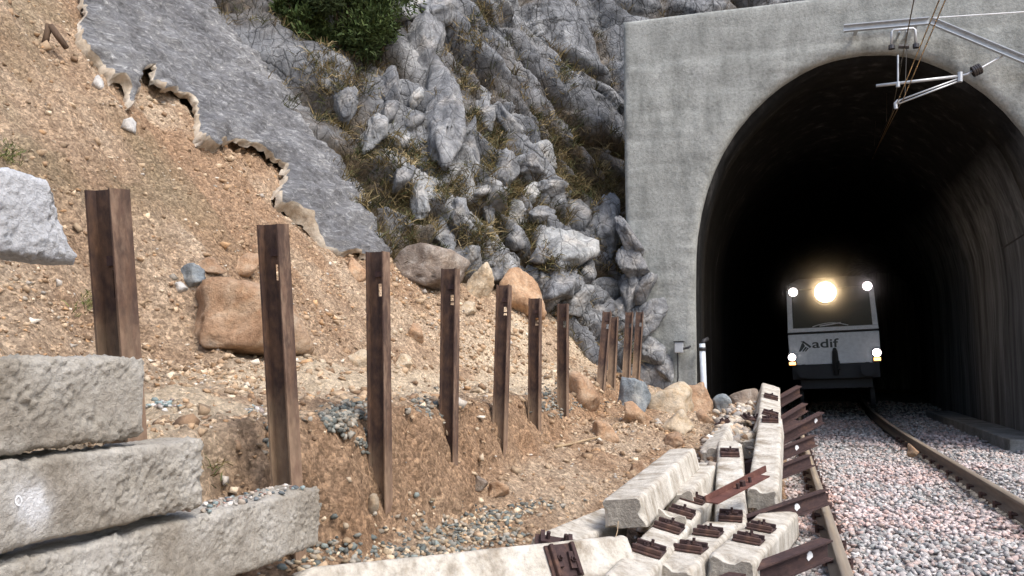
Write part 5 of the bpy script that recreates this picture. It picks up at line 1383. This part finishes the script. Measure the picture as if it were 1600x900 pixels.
wgt = np.where((CF[:, 0] > -9) & (CF[:, 0] < -2.2) & (CF[:, 1] > 8) & (CF[:, 2] > 1.2), wgt, 0)
pidx = rng.choice(len(CF), 3200, p=wgt / wgt.sum())
tufts("grass", CF[pidx], 11, rng.uniform(0.12, 0.40, len(pidx)), PAL_G, "dry brown and olive grass tufts growing in the clefts of the cliff", 11, 0.6, 0.006, NF[pidx])
# tufts at chosen clefts
SP = [(742, 60, 26), (745, 190, 20), (770, 215, 20), (620, 230, 26), (600, 250, 22), (650, 240, 26), (560, 130, 40), (520, 130, 34), (500, 108, 34), (640, 345, 24), (690, 300, 26), (720, 290, 26), (870, 220, 26), (770, 260, 16), (830, 355, 20), (780, 350, 20), (900, 290, 20), (760, 375, 26), (735, 375, 20), (560, 345, 26), (540, 330, 26), (860, 410, 18), (730, 130, 22), (885, 120, 20), (760, 25, 20), (680, 260, 16), (640, 310, 20), (800, 300, 18), (930, 300, 18)]
tp, tn = [], []
for px, py, s_ in SP:
    for _ in range(42):
        hp = cliff_hit(px + rng.normal() * s_ * 0.5, py + rng.normal() * s_ * 0.6)
        if hp is not None: tp.append(hp[:])
tp = np.array(tp)
tufts("grass", tp, 9, rng.uniform(0.10, 0.34, len(tp)), PAL_G, "thicker dry grass clumps between the grey ribs of rock", 12, 0.7, 0.006)
gp = []
for (px, py, sx_, sy_, n_) in [(8, 245, 12, 14, 26), (136, 476, 12, 10, 20), (325, 745, 10, 25, 5), (40, 300, 30, 20, 4), (520, 330, 14, 16, 16), (555, 355, 14, 12, 14)]:
    for _ in range(n_):
        gp.append(ground(px + rng.normal() * sx_ * 0.6, py + rng.normal() * sy_ * 0.6))
gp = np.array(gp)
tufts("grass", gp, 9, rng.uniform(0.04, 0.11, len(gp)), [(0.12, 0.15, 0.045), (0.09, 0.11, 0.04), (0.25, 0.2, 0.09), (0.16, 0.17, 0.06)], "small green grass patches on the loose slope", 13, 0.9, 0.003)

# ------------------------------------------------------------------ loose stones over the slide
PAL_S = [(0.42, 0.305, 0.20), (0.49, 0.37, 0.25), (0.36, 0.245, 0.15), (0.56, 0.455, 0.33), (0.28, 0.185, 0.115), (0.42, 0.38, 0.33), (0.64, 0.57, 0.47), (0.44, 0.275, 0.15)]
W_S = [5, 4, 4, 2.4, 3, 0.9, 1.0, 1.6]
def soil_stones(name, n, dens, rmin, rmax, pal, w, label, power=1.7):
    P = np.c_[rng.uniform(-9.0, 0.15, n * 3), rng.uniform(1.6, 14.4, n * 3)]
    keep = rng.random(len(P)) < dens(P[:, 0], P[:, 1]); P = P[keep][:n]
    u = rng.random(len(P)); r_ = np.minimum(rmin * (1 - u * (1 - (rmin / rmax) ** power)) ** (-1 / power), rmax)
    r_ = r_ * (0.65 + 0.055 * np.hypot(P[:, 0], P[:, 1]))
    z = hz(P[:, 0], P[:, 1]) + r_ * 0.12
    tag(stones(name, np.c_[P, z], r_, pick(pal, len(P), w, 0.2), cube=True), label, "gravel", None, "stuff")
def dens_all(X, Y):
    d2 = np.hypot(X, Y); s_ = -X
    base = np.clip(2.6 / d2, 0.12, 1.0) * (0.12 + 0.88 * sstep(-0.15, 0.3, fbm(np.c_[X * 1.1, Y * 1.1, 0 * X], 501, 4)))
    base = base * np.where((s_ > 2.5) & (s_ < 3.4), 0.55, 1.0) * np.where(s_ > 4.6, 1.25, 1.0)
    vis = (np.arctan2(X, Y) > R(-53))
    return base * vis
soil_stones("gravel", 74000, dens_all, 0.008, 0.046, PAL_S, W_S, "tan stones and clods strewn over the landslide")
def dens_clod(X, Y):
    return sstep(0.0, 0.4, fbm(np.c_[X * 1.4 + 5, Y * 1.4, 0 * X], 511, 4)) * (np.arctan2(X, Y) > R(-53)) * np.where(-X < 2.2, 0.5, 1.0)
soil_stones("gravel", 2200, dens_clod, 0.024, 0.055, PAL_S[:5] + [(0.44, 0.275, 0.15)], [5, 3, 4, 1.5, 3, 2], "larger earth clods and stones in drifts on the landslide")
def patch(name, spots, pal, label, rr=(0.014, 0.034), onz=None):
    P, r_ = [], []
    for px, py, sx_, sy_, n_ in spots:
        for _ in range(n_):
            p = ground(px + rng.normal() * sx_ * 0.5, py + rng.normal() * sy_ * 0.5); P.append(p); r_.append(rng.uniform(*rr))
    P = np.array(P); r_ = np.array(r_); P[:, 2] += r_ * 0.2
    tag(stones(name, P, r_, pick(pal, len(P), None, 0.2)), label, "gravel", None, "stuff")
PAL_D = [(0.17, 0.17, 0.15), (0.11, 0.115, 0.105), (0.27, 0.26, 0.225), (0.24, 0.205, 0.16), (0.33, 0.30, 0.25), (0.14, 0.155, 0.145)]
patch("gravel", [(545, 645, 44, 20, 120), (530, 662, 30, 20, 70), (430, 685, 30, 26, 40), (570, 685, 14, 22, 50), (660, 630, 26, 20, 50), (680, 650, 16, 16, 30), (850, 622, 26, 24, 80), (870, 640, 20, 14, 40), (920, 632, 24, 14, 60)], PAL_D, "old dark ballast stones spilling from under the ledge between the posts")
patch("gravel", [(740, 830, 60, 22, 130), (700, 850, 70, 22, 120), (790, 806, 60, 20, 80), (560, 860, 60, 30, 70), (640, 870, 60, 20, 90), (840, 790, 40, 12, 50), (480, 870, 50, 30, 60), (780, 840, 40, 12, 60), (700, 820, 140, 40, 160)], PAL_D + [(0.45, 0.36, 0.25), (0.52, 0.42, 0.30), (0.36, 0.26, 0.165), (0.42, 0.33, 0.22), (0.19, 0.215, 0.20)], "grey-green ballast stones spread at the foot of the spoil slope")
patch("gravel", [(255, 632, 26, 8, 34), (400, 640, 16, 8, 14), (200, 655, 10, 6, 8)], [(0.30, 0.37, 0.36), (0.52, 0.5, 0.47), (0.36, 0.3, 0.27), (0.22, 0.28, 0.28)], "a few blue-green stones on the pale ledge behind the first post", (0.012, 0.026))
# stones lying on the lowest block
P = np.c_[XF - rng.uniform(0.02, 0.17, 80), 0 * rng.random(80), 0 * rng.random(80)]
P[:, 1] = np.where(rng.random(80) < 0.6, rng.uniform(2.6, 2.95, 80), rng.uniform(3.0, 3.3, 80)); P[:, 2] = 0.725 - 0.012 * (P[:, 1] - 2.34) + 0.006
tag(stones("gravel", P, rng.uniform(0.008, 0.019, 80), pick([(0.22, 0.27, 0.27), (0.13, 0.15, 0.16), (0.42, 0.36, 0.3), (0.32, 0.22, 0.18), (0.5, 0.47, 0.43)], 80)), "small blue-grey and brown stones on top of the lowest block", "gravel", None, "stuff")
# rubble on and between the sleepers
P, r_ = [], []
for px, py, zc, sx_, sy_, n_, sp_ in [(1150, 668, 9.4, 22, 18, 160, 0.25), (1160, 640, 10.6, 20, 14, 140, 0.3), (1055, 745, 7.0, 22, 16, 90, 0.3), (1110, 690, 8.6, 18, 20, 110, 0.3), (1180, 625, 11.3, 12, 10, 60, 0.2), (1075, 740, 7.2, 18, 12, 60, 0.2), (1145, 655, 9.8, 20, 20, 120, 0.3), (1120, 720, 8.0, 14, 20, 60, 0.2)]:
    for _ in range(n_):
        P.append(A5(px + rng.normal() * sx_ * 0.55, py + rng.normal() * sy_ * 0.55, zc + rng.normal() * sp_)); r_.append(rng.uniform(0.02, 0.06) if rng.random() < 0.7 else rng.uniform(0.05, 0.10))
P = np.array(P); r_ = np.array(r_)
gz = hz(P[:, 0], P[:, 1]); P[:, 2] = np.maximum(np.minimum(P[:, 2], gz + 0.22), gz)
tag(stones("rubble", P, r_, pick([(0.42, 0.33, 0.24), (0.5, 0.43, 0.34), (0.36, 0.31, 0.26), (0.58, 0.53, 0.46), (0.33, 0.22, 0.14), (0.28, 0.26, 0.24)], len(P))), "broken brown and cream rubble between the far sleepers and the boulders", "rubble", None, "stuff")

# ------------------------------------------------------------------ wood scraps
mb = MB(); g0 = ground(74, 72); o_ = empty("dead_branch", g0); zc = depth(g0)
P1 = EYEV + ray(77, 38) * zc * 0.985 - g0; P2 = EYEV + ray(104, 75) * zc * 0.99 - g0; P3_ = EYEV + ray(69, 73) * zc * 0.985 - g0
mb.tube([P3_, (P3_ + P1) / 2, P1], [0.034, 0.03, 0.034], 7); mb.build("left_limb", M['wood'], o_, smooth=True)
mb = MB(); mb.tube([P2, (P2 + P1) / 2, P1 + np.array([0.01, 0, -0.01])], [0.028, 0.034, 0.03], 7); mb.build("right_limb", M['wood'], o_, smooth=True)
tag(o_, "dark forked dead branch sticking out high on the bare slope", "branch")
mb = MB(); pts = [ground(x, y) + np.array([0, 0, 0.03]) for x, y in ((868, 703), (890, 699), (920, 691), (945, 685), (962, 668), (974, 662))]
mb.tube(pts, [0.016, 0.013, 0.011, 0.009, 0.006, 0.003], 6); tw = mb.build("dry_twig", M['twig'], None, smooth=True); tag(tw, "long dry twig lying on the spoil below the seventh post", "twig")
# light fibre hanging in front of the tilted sleeper
a, b = A5(966, 815, 5.25), A5(958, 852, 4.75)
mb = MB(); mb.tube([a, (a + b) / 2 + np.array([0.01, 0, 0.01]), b], 0.003, 5); o = mb.build("dry_stalk", M['twig'], None); tag(o, "thin dry stalk hanging in front of the tilted sleeper's hollow", "stalk")
